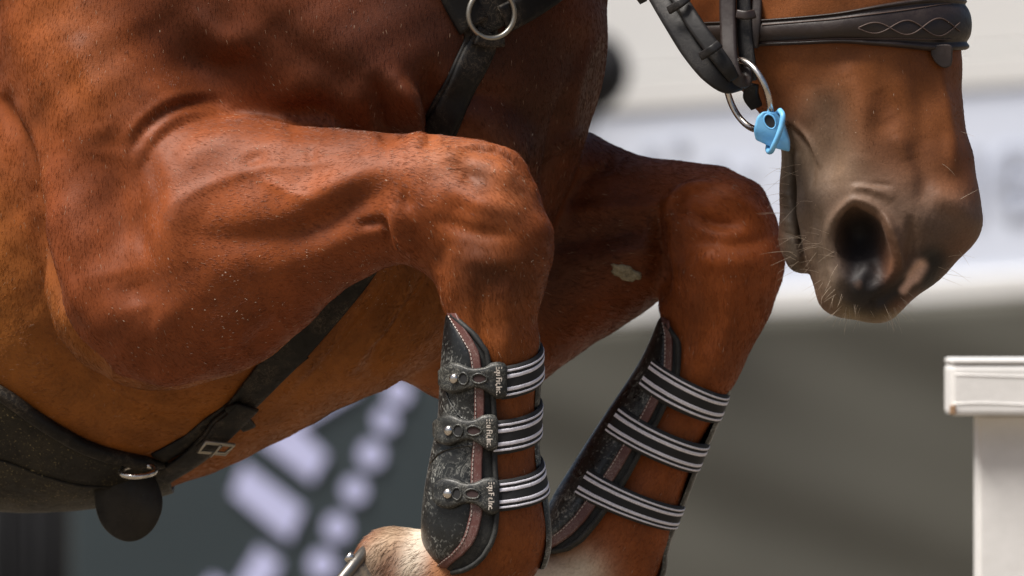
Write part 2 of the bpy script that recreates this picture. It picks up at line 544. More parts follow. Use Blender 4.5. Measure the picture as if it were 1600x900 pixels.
# ---------------------------------------------------------------- one mesh, coat colours with painted light and shade
V = []; Q = []; off = 0
for vv, qq in ((body.v, body.q), (head.v, head.q), *pieces[2:]):
    V.append(vv); Q.append(qq + off); off += len(vv)
V = np.vstack(V); Q = np.vstack(Q)
# low uneven relief so that no surface is ruled-smooth
N = vnormals(V, Q)
rel = sum(a * np.sin(V @ np.array(d) + p) for a, d, p in ((.0006, (61, 23, 44), 0), (.0006, (-38, 52, 71), 2), (.0004, (110, -70, 60), 4), (.0004, (-90, 40, 130), 1)))
V = V + N * rel[:, None]
_px, _py = project(V)
skin = np.clip((_py - 235) / 80, 0, 1) * (_px > 1205) * (np.arange(len(V)) >= len(body.v)) * (np.arange(len(V)) < len(body.v) + len(head.v))
wr_ = np.sin(V @ np.array([900., 300, 260]) + 2.5 * np.sin(V @ np.array([120., 90, 310]))) * .5 + rng.normal(0, .8, len(V))
V = V + N * (skin * wr_ * .00016)[:, None]
PX, PY = project(V)
NB, NH = len(body.v), len(head.v)
isbody = np.arange(len(V)) < NB
ishead = (np.arange(len(V)) >= NB) & (np.arange(len(V)) < NB + NH)
CH = np.tile(np.array([.195, .045, .010]), (len(V), 1))
tor = isbody & (V[:, 1] > .10)
def mk(m): return m.astype(float)
paint(PX, PY, CH, [(60, -60), (100, 60), (120, 130)], 100, (.255, .068, .013), .8, mk(isbody))
paint(PX, PY, CH, [(150, 270), (175, 380), (205, 470)], 80, (.15, .036, .010), .65, mk(isbody & (V[:, 1] < .1)))  # hollow of the upper arm, its shade painted into the coat
# golden under-belly and girth, shade painted on the shoulder, redder legs
paint(PX, PY, CH, [(-100, 420), (60, 580), (300, 660), (560, 560), (640, 480)], 150, (.27, .092, .014), .85, mk(isbody & (V[:, 1] > .03)))
paint(PX, PY, CH, [(300, 390), (450, 340), (620, 300)], 135, (.245, .059, .013), .85, mk(isbody & (V[:, 1] < .1)))
paint(PX, PY, CH, [(770, 430), (775, 860)], 90, (.22, .062, .011), .75, mk(isbody & (V[:, 1] < .06)))
paint(PX, PY, CH, [(1115, 480), (960, 860)], 90, (.25, .064, .011), .75, mk(isbody & (V[:, 1] > .15)))
paint(PX, PY, CH, [(640, 20), (860, 120), (740, 260)], 150, (.036, .010, .004), .88, mk(isbody) * np.clip((V[:, 1] + .08) / .05, 0, 1))  # chest shade painted into the coat colour
paint(PX, PY, CH, [(300, 40), (430, 60), (560, 110)], 95, (.070, .017, .006), .8, mk(isbody) * np.clip((V[:, 1] + .12) / .05, 0, 1))  # shoulder front darkened, shade painted in
paint(PX, PY, CH, [(745, 420), (790, 440)], 46, (.070, .018, .006), .75, mk(isbody & (V[:, 1] < .06)))  # lower knee, shade of its down-turned side painted in
paint(PX, PY, CH, [(860, 420), (1010, 370)], 95, (.060, .016, .006), .85, mk(isbody & (V[:, 1] > .15)))  # far forearm, shade under the body painted as dark coat
paint(PX, PY, CH, [(1120, 300), (1150, 400)], 80, (.34, .084, .018), .8, mk(isbody & (V[:, 1] > .15)))
paint(PX, PY, CH, [(690, 240), (770, 262), (800, 310)], 40, (.33, .105, .038), .7, mk(isbody & (V[:, 1] < .06)))  # top of the knee painted lighter, as if sunlit
paint(PX, PY, CH, [(750, 275)], 18, (.09, .035, .018), .6, mk(isbody & (V[:, 1] < .06)))  # painted shade in the knee dent
# pale pasterns and heels
paint(PX, PY, CH, [(655, 815), (645, 870), (640, 940)], 26, (.62, .53, .42), .95, mk(isbody & (V[:, 1] < .06)))
paint(PX, PY, CH, [(615, 830), (560, 900)], 26, (.42, .30, .20), .9, mk(isbody & (V[:, 1] < .06)))
paint(PX, PY, CH, [(690, 860), (680, 930)], 18, (.42, .20, .09), .6, mk(isbody & (V[:, 1] < .06)))
paint(PX, PY, CH, [(905, 905), (800, 930)], 42, (.66, .57, .44), .98, mk(isbody & (V[:, 1] > .15)))
# muzzle
hm = mk(ishead)
paint(PX, PY, CH, [(1200, -300), (1330, 60), (1400, 200)], 300, (.190, .063, .017), .9, hm)
paint(PX, PY, CH, [(1262, 250), (1275, 330), (1290, 420), (1320, 480)], 55, (.17, .125, .088), .95, hm)
paint(PX, PY, CH, [(1330, 300), (1400, 330), (1440, 380)], 78, (.125, .080, .054), .88, hm)
paint(PX, PY, CH, [(1290, 170), (1310, 260)], 40, (.16, .10, .062), .75, hm)
paint(PX, PY, CH, [(1228, 210), (1232, 300), (1240, 420)], 22, (.10, .078, .058), .95, hm)
paint(PX, PY, CH, [(1460, 350), (1520, 345)], 45, (.13, .082, .056), .8, hm)
paint(PX, PY, CH, [(1378, 150), (1390, 172)], 15, (.12, .038, .012), .45, hm)  # painted shade in the dent of the face
paint(PX, PY, CH, [(1330, 490), (1400, 498)], 16, (.30, .23, .13), .8, hm)
paint(PX, PY, CH, [(1375, 470), (1420, 440), (1460, 410)], 26, (.028, .024, .022), .96, hm)
paint(PX, PY, CH, [(1455, 405), (1450, 440)], 20, (.022, .02, .02), .95, hm)
paint(PX, PY, CH, [(1346, 365), (1347, 430), (1350, 455)], 40, (.020, .017, .017), 1.0, hm * np.clip((V[:, 1] + .0885) / .005, 0, 1), 4)
paint(PX, PY, CH, [(1438, 416), (1428, 432)], 11, (.74, .48, .37), .97, hm, 3)
paint(PX, PY, CH, [(1428, 432), (1412, 453)], 7, (.74, .48, .37), .95, hm, 3)
paint(PX, PY, CH, [(570, 880), (590, 900)], 16, (.10, .08, .06), .6, mk(isbody & (V[:, 1] < .06)))
pat = np.sin(PX * .05 + np.sin(PY * .06)) * np.sin(PY * .055 + 1.3 * np.sin(PX * .04))
CH *= (1 + .08 * pat)[:, None]

def coat_colour(nt, base):
    n1 = noise(nt, 18, 5, .6)
    n2 = noise(nt, 420, 2, .5)
    c = mix(nt, 1.0, base, ramp(nt, n1, [(.30, (.74, .72, .70)), (.68, (1.18, 1.2, 1.22))]), 'MULTIPLY')
    return mix(nt, 1.0, c, ramp(nt, n2, [(.25, (.86, .86, .86)), (.75, (1.12, 1.12, 1.12))]), 'MULTIPLY')
coat, nt, b = new_mat('chestnut coat', (.2, .07, .03), .55, 0, .25)
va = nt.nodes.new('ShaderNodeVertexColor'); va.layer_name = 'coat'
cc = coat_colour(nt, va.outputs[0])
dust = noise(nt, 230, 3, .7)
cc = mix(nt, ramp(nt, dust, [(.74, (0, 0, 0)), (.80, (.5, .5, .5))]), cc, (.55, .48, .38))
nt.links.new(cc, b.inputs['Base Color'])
bw = nt.nodes.new('ShaderNodeRGBToBW'); nt.links.new(va.outputs[0], bw.inputs[0])
nt.links.new(ramp(nt, bw.outputs[0], [(.010, (.6, .6, .6)), (.034, (.55, .55, .55))]), b.inputs['Roughness'])
b.inputs['Sheen Weight'].default_value = .04
b.inputs['Sheen Roughness'].default_value = .4
b.inputs['Sheen Tint'].default_value = (1, .8, .7, 1)
bump(nt, b, noise(nt, 600, 3, .6), .35, .0008)

me = bpy.data.meshes.new('body')
me.vertices.add(len(V)); me.vertices.foreach_set('co', V.ravel())
me.loops.add(len(Q) * 4); me.loops.foreach_set('vertex_index', Q.ravel().astype(np.int32))
me.polygons.add(len(Q)); me.polygons.foreach_set('loop_start', (np.arange(len(Q)) * 4).astype(np.int32))
me.update(calc_edges=True)
me.polygons.foreach_set('use_smooth', np.ones(len(Q), bool))
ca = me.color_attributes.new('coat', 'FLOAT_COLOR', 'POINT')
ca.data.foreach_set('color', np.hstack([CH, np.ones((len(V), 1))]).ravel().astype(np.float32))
me.materials.append(coat)
horse = empty('horse', (0, .2, H), 'chestnut brown horse in mid jump with both forelegs folded and pale heels', 'horse')
def child(o, p):
    o.parent = p
    bpy.context.view_layer.update()
    o.matrix_parent_inverse = p.matrix_world.inverted()
    return o
bodyo = bpy.data.objects.new('body', me); COL.objects.link(bodyo)
child(bodyo, horse)
BV = BVHTree.FromPolygons([Vector(x) for x in V[:NB + NH]], [tuple(x) for x in Q if x.max() < NB + NH])
BVH_HEAD = BVHTree.FromPolygons([Vector(x) for x in V[NB:NB + NH]], [tuple(x - NB) for x in Q if x.min() >= NB and x.max() < NB + NH])

# ---------------------------------------------------------------- short coat hair
N = vnormals(V, Q)
FLOW = np.array([(-150, 450, -.8, .5), (20, 600, -.8, .3), (300, 670, -.9, .1), (60, 100, -.3, 1), (250, 60, 0, 1), (120, 330, 0, 1), (230, 520, .5, .7), (330, 250, .8, .5), (400, 330, 1, -.1), (380, 500, 1, -.3),
                 (560, 280, 1, -.05), (690, 260, .9, .2), (800, 290, .7, .7), (700, 370, .5, .8), (780, 430, .05, 1), (770, 640, 0, 1), (770, 840, -.2, 1), (650, 850, -.9, .4), (600, 880, -.7, .7),
                 (560, 100, -.1, 1), (720, 100, -.1, 1), (880, 100, .1, 1), (800, 240, 0, 1), (600, 500, -.6, .7), (880, 420, 1, -.1), (1000, 350, 1, 0), (1100, 300, .9, .4), (1190, 340, .4, .9), (1130, 420, .1, 1),
                 (1110, 520, -.1, 1), (1050, 680, -.4, .9), (960, 850, -.5, .85), (860, 910, -.9, .3), (1330, 80, .2, 1), (1400, 220, .15, 1), (1480, 200, .1, 1), (1280, 300, .1, 1), (1420, 400, .2, 1), (1240, 330, .1, 1)])
vis = (PX > -90) & (PX < 1620) & (PY > -90) & (PY < 960) & (N[:, 1] < .35) & (np.arange(len(V)) < NB + NH)
fv = vis[Q].all(1)
fq = Q[fv]
A_, B_, C_, D_ = (V[fq[:, i]] for i in range(4))
area = .5 * np.linalg.norm(np.cross(C_ - A_, D_ - B_), axis=1)
NHAIR = 300000
fi = rng.choice(len(fq), NHAIR, p=area / area.sum())
u = rng.random((NHAIR, 1)); w = rng.random((NHAIR, 1))
root = (A_[fi] * (1 - u) + B_[fi] * u) * (1 - w) + (D_[fi] * (1 - u) + C_[fi] * u) * w
nn = N[fq[fi, 0]]
hc = CH[fq[fi, 0]]
hx, hy = project(root)
dx = np.zeros(NHAIR); dy = np.zeros(NHAIR); ws = np.zeros(NHAIR)
for a, b_, c, d in FLOW:
    ww = 1 / (((hx - a) ** 2 + (hy - b_) ** 2) ** 1.5 + 400)
    dx += ww * c; dy += ww * d; ws += ww
flow = np.stack([dx / ws, np.zeros(NHAIR), -dy / ws], 1)
# locks: neighbouring hairs lean together
lk = np.sin(root @ np.array([310., 140, 90])) + np.sin(root @ np.array([-120., 200, 330]) + 1)
flow += (.06 + .10 * ((hy > 215) & (hx > 600) & (hx < 1240)))[:, None] * lk[:, None] * np.stack([flow[:, 2], np.zeros(NHAIR), -flow[:, 0]], 1)
flow += rng.normal(0, .13, (NHAIR, 3))
tan = flow - nn * np.sum(flow * nn, 1, keepdims=True)
tan /= np.linalg.norm(tan, axis=1, keepdims=True) + 1e-9
inhead = fq[fi, 0] >= NB
L = np.where(inhead, .0042, .0058) * rng.uniform(.6, 1.3, NHAIR)
L[(hy > 215) & (hx > 600) & (hx < 1240) & (hy < 560)] *= 1.25
muz = inhead & (hy > 250)
L[muz] *= .6
L[(hx < 700) & (hy > 790) & (hx > 540)] *= 1.5
dark = hc.mean(1) < .03
keep = ~(dark & inhead)
lift = rng.uniform(.07, .20, NHAIR)
NP = 4
ts = np.linspace(0, 1, NP)
pts = np.empty((NHAIR, NP, 3), np.float32)
for i, t in enumerate(ts):
    pts[:, i] = root - nn * .0004 + tan * (L * t)[:, None] + nn * (L * (lift * t * (1.35 - .75 * t)))[:, None]
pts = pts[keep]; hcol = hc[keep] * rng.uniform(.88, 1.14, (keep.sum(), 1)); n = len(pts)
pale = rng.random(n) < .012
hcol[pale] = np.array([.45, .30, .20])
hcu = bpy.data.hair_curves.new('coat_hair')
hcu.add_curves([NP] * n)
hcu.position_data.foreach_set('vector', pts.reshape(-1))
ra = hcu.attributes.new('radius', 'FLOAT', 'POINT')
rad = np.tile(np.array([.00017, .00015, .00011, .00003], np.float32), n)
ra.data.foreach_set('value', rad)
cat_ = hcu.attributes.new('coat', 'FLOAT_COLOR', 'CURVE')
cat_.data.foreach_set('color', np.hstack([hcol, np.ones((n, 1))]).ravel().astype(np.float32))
hm_, nt, b = new_mat('coat hair', (.2, .07, .03), .31, 0, .30)
at = nt.nodes.new('ShaderNodeAttribute'); at.attribute_name = 'coat'
nt.links.new(mix(nt, 1.0, at.outputs['Color'], ramp(nt, noise(nt, 18, 5, .6), [(.30, (.78, .76, .74)), (.68, (1.16, 1.18, 1.2))]), 'MULTIPLY'), b.inputs['Base Color'])
hcu.materials.append(hm_)
hairo = bpy.data.objects.new('coat_hair', hcu); COL.objects.link(hairo)
hairo['kind'] = 'stuff'
child(hairo, horse)

# ---------------------------------------------------------------- dust and sand flecks caught in the coat
fx, fyy = [], []
def scatter(x0, x1, y0, y1, n):
    cx_, cy_ = rng.uniform(x0, x1, max(3, n // 9)), rng.uniform(y0, y1, max(3, n // 9))
    for _ in range(n):
        j_ = rng.integers(len(cx_)); sp_ = rng.choice([14, 40, 80])
        fx.append(np.clip(cx_[j_] + rng.normal(0, sp_), x0, x1)); fyy.append(np.clip(cy_[j_] + rng.normal(0, sp_ * .6), y0, y1))
scatter(230, 640, 400, 580, 120); scatter(480, 640, 370, 440, 50); scatter(330, 700, 205, 330, 50); scatter(640, 850, 210, 480, 80); scatter(560, 760, 208, 240, 40); scatter(100, 320, 220, 600, 50); scatter(1030, 1220, 265, 480, 45); scatter(0, 500, 0, 220, 14); scatter(1260, 1500, 90, 420, 14)
dv, df = [], []
for x, y in zip(fx, fyy):
    a = P(x, y, -1); d_ = (P(x, y, 0) - a).normalized()
    r = BV.ray_cast(a, d_, 2)
    if r[0] is None or r[0].y > .24 or r[1].y > -.25: continue
    ww = 1 / (((FLOW[:, 0] - x) ** 2 + (FLOW[:, 1] - y) ** 2) ** 1.5 + 400)
    fl = Vector(((ww * FLOW[:, 2]).sum(), 0, -(ww * FLOW[:, 3]).sum())).normalized()
    fl = fl + Vector(rng.normal(0, .5, 3))
    t = (fl - r[1] * fl.dot(r[1])).normalized(); s_ = t.cross(r[1])
    l_, w_ = rng.uniform(.0004, .0016) * rng.uniform(.4, 1.2), rng.uniform(.00015, .00036)
    c = r[0] + r[1] * .0011; k = len(dv)
    dv += [c - t * l_, c + s_ * w_, c + t * l_, c - s_ * w_, c + r[1] * w_ * 1.2]
    df += [(k, k + 1, k + 4), (k + 1, k + 2, k + 4), (k + 2, k + 3, k + 4), (k + 3, k, k + 4)]
dm, nt, b = new_mat('pale sand dust', (.58, .47, .36), .8)
dust_o = mesh_obj('dust_flecks', dv, df, dm, horse, False)
dust_o['kind'] = 'stuff'
# ---------------------------------------------------------------- tack materials
def scuffed(name, base, rough, scale=90, lo=.60, amt=.5, dirt=(.36, .35, .30), crk=1.0):
    m, nt, b = new_mat(name, base, rough, 0, .5)
    tc = tex_coord(nt)
    warp = noise(nt, scale * .25, 3, .6, tc)
    n1 = noise(nt, scale, 6, .72, tc, 1.2)
    n2 = noise(nt, scale * 6, 2, .5, tc)
    lines = nt.nodes.new('ShaderNodeMath'); lines.operation = 'ABSOLUTE'
    sub = nt.nodes.new('ShaderNodeMath'); sub.operation = 'SUBTRACT'; sub.inputs[1].default_value = .5
    nt.links.new(n1, sub.inputs[0]); nt.links.new(sub.outputs[0], lines.inputs[0])
    crack = ramp(nt, lines.outputs[0], [(0.0, (1, 1, 1)), (.022, (0, 0, 0))])
    area = ramp(nt, warp, [(.44, (0, 0, 0)), (.62, (crk, crk, crk))])
    f = mix(nt, 1.0, crack, area, 'MULTIPLY')
    spk = ramp(nt, n2, [(lo, (0, 0, 0)), (lo + .08, (1, 1, 1))])
    f2 = mix(nt, 1.0, spk, ramp(nt, warp, [(.36, (.1, .1, .1)), (.60, (.8, .8, .8))]), 'MULTIPLY')
    tot = mix(nt, 1.0, f, f2, 'ADD')
    sc = nt.nodes.new('ShaderNodeMath'); sc.operation = 'MULTIPLY'; sc.inputs[1].default_value = amt; sc.use_clamp = True
    nt.links.new(tot, sc.inputs[0])
    film = mix(nt, ramp(nt, warp, [(.42, (0, 0, 0)), (.75, (.05, .05, .05))]), base, dirt)
    nt.links.new(mix(nt, sc.outputs[0], film, dirt), b.inputs['Base Color'])
    nt.links.new(ramp(nt, n1, [(.3, (rough - .1,) * 3), (.7, (rough + .2,) * 3)]), b.inputs['Roughness'])
    bump(nt, b, n1, .25, .001)
    return m
M = {}
M['shell'] = scuffed('scuffed black leather', (.0085, .0095, .010), .30, 48, .60, .62, (.46, .46, .42))
M['liner'] = scuffed('black neoprene', (.006, .0065, .007), .65, 120, .66, .12)
M['binding'] = scuffed('brown leather binding', (.10, .036, .030), .42, 130, .60, .42, (.5, .42, .38))
M['tab'] = scuffed('black rubber tab', (.010, .011, .011), .42, 110, .60, .5)
M['girth'] = scuffed('muddy black leather', (.009, .008, .007), .55, 70, .63, .7, (.42, .34, .18), .08)
M['flap'] = scuffed('plain black leather', (.012, .010, .0085), .5, 80, .70, .3, (.3, .26, .2), .05)
M['strap'] = scuffed('black strap leather', (.005, .0045, .0045), .52, 100, .69, .32, (.36, .28, .2))
M['bridle'] = scuffed('dark brown bridle leather', (.020, .012, .010), .42, 120, .72, .12, (.2, .15, .12))
M['rein'] = scuffed('black rein leather', (.009, .008, .008), .42, 90, .66, .2, (.22, .2, .18))
M['elastic'], nt, b = new_mat('black elastic webbing', (.012, .012, .013), .75)
bump(nt, b, noise(nt, 900, 2), .5, .0006)
M['white'], nt, b = new_mat('white elastic stripe', (.66, .64, .70), .7)
nt.links.new(ramp(nt, noise(nt, 500, 3), [(.3, (.62, .60, .65)), (.6, (.82, .80, .87))]), b.inputs['Base Color'])
bump(nt, b, noise(nt, 1100, 2), .5, .0006)
M['thread'], _, _ = new_mat('pale stitching thread', (.46, .40, .36), .7)
M['brownthread'], _, _ = new_mat('brown stitching thread', (.075, .047, .038), .6)
for k_ in ('strap', 'rein', 'girth', 'flap'): M[k_].node_tree.nodes['Principled BSDF'].inputs['Specular IOR Level'].default_value = .28
M['steel'], nt, b = new_mat('stainless steel', (.62, .60, .57), .22, 1.0)
nt.links.new(ramp(nt, noise(nt, 120, 4), [(.35, (.5, .47, .43)), (.65, (.68, .66, .64))]), b.inputs['Base Color'])
nt.links.new(ramp(nt, noise(nt, 160, 3), [(.3, (.15, .15, .15)), (.7, (.36, .36, .36))]), b.inputs['Roughness'])
M['dullsteel'], nt, b = new_mat('dull steel', (.34, .32, .28), .4, .9)
M['oldsteel'], nt, b = new_mat('worn steel', (.20, .19, .175), .42, .85)
bump(nt, b, noise(nt, 200, 4), .3, .001)
M['blue'], nt, b = new_mat('sky blue rubber', (.19, .52, .86), .42)
nt.links.new(ramp(nt, noise(nt, 90, 4), [(.28, (.10, .30, .52)), (.42, (.15, .45, .78)), (.7, (.21, .54, .87))]), b.inputs['Base Color'])
M['slot'], _, _ = new_mat('dark red-brown gap', (.028, .010, .009), .7)
M['dark'], _, _ = new_mat('painted hole shade', (.008, .008, .009), .8)  # near-black for discs that paint the shade inside holes
M['ink'], _, _ = new_mat('white print', (.62, .55, .48), .6)
M['horn'], nt, b = new_mat('hoof horn', (.12, .09, .06), .5)
nt.links.new(ramp(nt, noise(nt, 60, 5), [(.3, (.05, .045, .04)), (.7, (.20, .15, .10))]), b.inputs['Base Color'])
bump(nt, b, noise(nt, 150, 4), .4, .002)
M['callus'], nt, b = new_mat('grey horn callus', (.25, .22, .15), .85)
nt.links.new(ramp(nt, noise(nt, 250, 5, .7), [(.3, (.16, .14, .09)), (.7, (.36, .32, .23))]), b.inputs['Base Color'])
bump(nt, b, noise(nt, 300, 4), .8, .003)

# ---------------------------------------------------------------- shape helpers for tack
def tube(name, pts, r, mat, parent, n=8, closed=False, flat=1.0, up=None):
    """round bar through 3D points; r a number or one per point"""
    pts = [Vector(p) for p in pts]
    m = len(pts)
    rr = [r] * m if isinstance(r, (int, float)) else list(r)
    vs_, fs = [], []
    prev = Vector(up) if up is not None else None
    for i, p in enumerate(pts):
        a = pts[(i - 1) % m] if (closed or i > 0) else p
        b = pts[(i + 1) % m] if (closed or i < m - 1) else p
        t = (b - a).normalized()
        if prev is None: prev = Vector((0, -1, .01))
        s = t.cross(prev)
        if s.length < 1e-5: s = t.cross(Vector((.3, .2, 1)))
        s.normalize(); u = s.cross(t).normalized()
        prev = u if up is None else prev
        for k in range(n):
            an = 2 * math.pi * k / n
            vs_.append(p + s * math.cos(an) * rr[i] + u * math.sin(an) * rr[i] * flat)
    segs = m if closed else m - 1
    for i in range(segs):
        for k in range(n):
            fs.append((i * n + k, i * n + (k + 1) % n, ((i + 1) % m) * n + (k + 1) % n, ((i + 1) % m) * n + k))
    if not closed:
        fs.append(tuple(range(n))[::-1]); fs.append(tuple((m - 1) * n + k for k in range(n)))
    return mesh_obj(name, vs_, fs, mat, parent)

def ribbon(name, cen, side, nrm, width, thick, mat, parent, prof=None, closed=False):
    """strap with rounded edges: centre points, side and normal vectors, half width(s), thickness"""
    m = len(cen)
    w = [width] * m if isinstance(width, (int, float)) else list(width)
    if prof is None: prof = [(-1, -.1), (-1, .55), (-.9, .92), (-.6, 1.0), (0, 1.05), (.6, 1.0), (.9, .92), (1, .55), (1, -.1)]
    k = len(prof)
    vs_, fs = [], []
    for i in range(m):
        for (a, b) in prof:
            vs_.append(Vector(cen[i]) + Vector(side[i]) * w[i] * a + Vector(nrm[i]) * thick * b)
    segs = m if closed else m - 1
    for i in range(segs):
        j = (i + 1) % m
        for c in range(k):
            d = (c + 1) % k
            fs.append((i * k + c, i * k + d, j * k + d, j * k + c))
    if not closed:
        fs.append(tuple(range(k))[::-1]); fs.append(tuple((m - 1) * k + c for c in range(k)))
    o = mesh_obj(name, vs_, fs, mat, parent)
    bm = bmesh.new(); bm.from_mesh(o.data); bmesh.ops.recalc_face_normals(bm, faces=bm.faces); bm.to_mesh(o.data); bm.free()
    return o

def hit(px, py, y0=-1.0, bv=None):
    """first surface behind depth y0 along the sight line through a photo pixel: point and normal"""
    a = P(px, py, y0); b = P(px, py, y0 + 1)
    r = (bv or BV).ray_cast(a, (b - a).normalized(), 2.0)
    return r[0], r[1]

def lay(path, y0=-1.0, per=8, gap=.001, relax_it=6, bv=None, fallback=.3):
    """a smooth path laid on the horse; returns centres, sides, normals"""
    pp = crom(path, per)
    c, n = [], []
    last = None
    for x, y in pp[:, :2]:
        p, nr = hit(x, y, y0, bv)
        if p is None:
            dep = last[0].y if last else fallback
            p = P(x, y, dep); nr = last[1] if last else Vector((0, -1, 0))
        if nr.y > -.05: nr = Vector((nr.x, -.05, nr.z)).normalized()
        c.append(p); n.append(nr); last = (p, nr)
    for _ in range(relax_it):
        c = [c[0]] + [(c[i - 1] + c[i] * 2 + c[i + 1]) / 4 for i in range(1, len(c) - 1)] + [c[-1]]
        n = [n[0]] + [(n[i - 1] + n[i] * 2 + n[i + 1]).normalized() for i in range(1, len(n) - 1)] + [n[-1]]
    t = [(c[min(i + 1, len(c) - 1)] - c[max(i - 1, 0)]).normalized() for i in range(len(c))]
    s = [t[i].cross(n[i]).normalized() for i in range(len(c))]
    n = [s[i].cross(t[i]).normalized() for i in range(len(c))]
    c = [c[i] + n[i] * gap for i in range(len(c))]
    return c, s, n

def text_mesh(body, size):
    cu = bpy.data.curves.new('lettering', 'FONT'); cu.body = body; cu.size = size; cu.align_x = 'CENTER'; cu.align_y = 'CENTER'
    cu.resolution_u = 3
    to = bpy.data.objects.new('lettering', cu); COL.objects.link(to)
    bpy.context.view_layer.update()
    me_ = bpy.data.meshes.new_from_object(to.evaluated_get(bpy.context.evaluated_depsgraph_get()))
    bpy.data.objects.remove(to); bpy.data.curves.remove(cu)
    v_ = [v.co.copy() for v in me_.vertices]; f_ = [tuple(p.vertices) for p in me_.polygons]
    bpy.data.meshes.remove(me_)
    return v_, f_

# ---------------------------------------------------------------- tendon boots
class Frame:
    """cross-sections of a booted leg: left and right edge in photo pixels, depth, half depth"""
    def __init__(s, rows):
        s.t = np.array(rows, float)
        s.n = len(rows) - 1
    def row(s, q):
        q = max(0, min(s.n, q)); i = min(int(q), s.n - 1); f = q - i
        p0, p1, p2, p3 = s.t[max(i - 1, 0)], s.t[i], s.t[i + 1], s.t[min(i + 2, s.n)]
        if i == 0: p0 = 2 * p1 - p2
        if i == s.n - 1: p3 = 2 * p2 - p1
        return .5 * (2 * p1 + (p2 - p0) * f + (2 * p0 - 5 * p1 + 4 * p2 - p3) * f * f + (3 * p1 - p0 - 3 * p2 + p3) * f ** 3)
    def pt(s, q, th, off=0.0):
        lx, ly, rx, ry, yc, d = s.row(q)
        a, b = P(lx, ly, yc), P(rx, ry, yc)
        c = (a + b) / 2; e = (b - a) / 2
        Lh = e.length
        return c + e * ((Lh + off) / Lh) * math.cos(th) + Vector((0, -1, 0)) * (d + off) * math.sin(th)
    def locate(s, px, py):
        """q and angle of a photo pixel on the camera side"""
        best = None
        for k in range(0, s.n * 40 + 1):
            q = k / 40
            lx, ly, rx, ry = s.row(q)[:4]
            vx, vy = rx - lx, ry - ly
            t = ((px - lx) * vx + (py - ly) * vy) / (vx * vx + vy * vy)
            d = abs((px - lx) * -vy + (py - ly) * vx) / math.hypot(vx, vy)
            if best is None or d < best[0]: best = (d, q, t)
        return best[1], math.acos(max(-1, min(1, best[2] * 2 - 1)))

def patch(name, fr, q0, q1, th0, th1, off, thick, mat, parent, nq=40, nt_=18, bow=None):
    """a shell lying on the frame between the angles th0(q) and th1(q), its rim rolled over"""
    vs_, fs = [], []
    qs = list(np.linspace(q0, q1, nq))
    qs = [qs[0]] + [qs[0] + (qs[1] - qs[0]) * .15] + qs[1:-1] + [qs[-1] - (qs[1] - qs[0]) * .15] + [qs[-1]]
    us = [0.0, .03, .08] + list(np.linspace(.15, .85, nt_)) + [.92, .97, 1.0]
    m = len(us)
    for i, q in enumerate(qs):
        eq = -thick if i in (0, len(qs) - 1) else (-.25 * thick if i in (1, len(qs) - 2) else 0)
        a, b = th0(q), th1(q)
        for j, u in enumerate(us):
            eu = {0: -thick, 1: -.3 * thick, m - 1: -thick, m - 2: -.3 * thick}.get(j, 0)
            th = a + (b - a) * u
            qq = q + (bow(th) if bow else 0)
            vs_.append(fr.pt(qq, th, off + min(eq, eu)))
    for i in range(len(qs) - 1):
        for j in range(m - 1):
            fs.append((i * m + j, i * m + j + 1, (i + 1) * m + j + 1, (i + 1) * m + j))
    o = mesh_obj(name, vs_, fs, mat, parent)
    bm = bmesh.new(); bm.from_mesh(o.data); bmesh.ops.recalc_face_normals(bm, faces=bm.faces); bm.to_mesh(o.data); bm.free()
    return o

def interp(tab):
    xs, ys = [t[0] for t in tab], [t[1] for t in tab]
    return lambda q: float(np.interp(q, xs, ys))
def ac(c): return math.acos(max(-1, min(1, c)))

STRIPES = ((.11, .175), (.26, .37), (.64, .75), (.835, .90))
def strap_with_stripes(fr, qc, half, bow, th0, th1, parent):
    st = patch('strap', fr, qc - half, qc + half, lambda q: th0, lambda q: th1, .0055, .0028, M['elastic'], parent, 8, 40, bow)
    for a, b in STRIPES:
        patch('stripe', fr, qc - half + 2 * half * a, qc - half + 2 * half * b, lambda q: th0 - .02, lambda q: th1 + .02, .0059, .0005, M['white'], st, 4, 40, bow)
    return st

def stitches(name, fr, path, off, parent, step=.0042, r=.00042):
    """short thread dashes along (q, theta) pairs"""
    pts = [fr.pt(q, th, off) for q, th in path]
    vs_, fs = [], []
    acc = 0; on = []
    L_ = [0]
    for i in range(1, len(pts)): L_.append(L_[-1] + (pts[i] - pts[i - 1]).length)
    d = 0
    P_ = np.array([tuple(p) for p in pts]); L_ = np.array(L_)
    def at_(x): return Vector([float(np.interp(x, L_, P_[:, k])) for k in range(3)])
    while d + step * .62 < L_[-1]:
        a, b = at_(d), at_(d + step * .62)
        t = (b - a).normalized(); s = t.cross(Vector((0, -1, 0))).normalized() * r; u = Vector((0, -1, 0)) * r * 1.2
        k = len(vs_)
        for e in (a, b):
            vs_ += [e - s - u, e + s - u, e + s + u, e - s + u]
        fs += [(k, k + 1, k + 5, k + 4), (k + 1, k + 2, k + 6, k + 5), (k + 2, k + 3, k + 7, k + 6), (k + 3, k, k + 4, k + 7), (k + 3, k + 2, k + 1, k), (k + 4, k + 5, k + 6, k + 7)]
        d += step
    return mesh_obj(name, vs_, fs, M['thread'], parent, False)

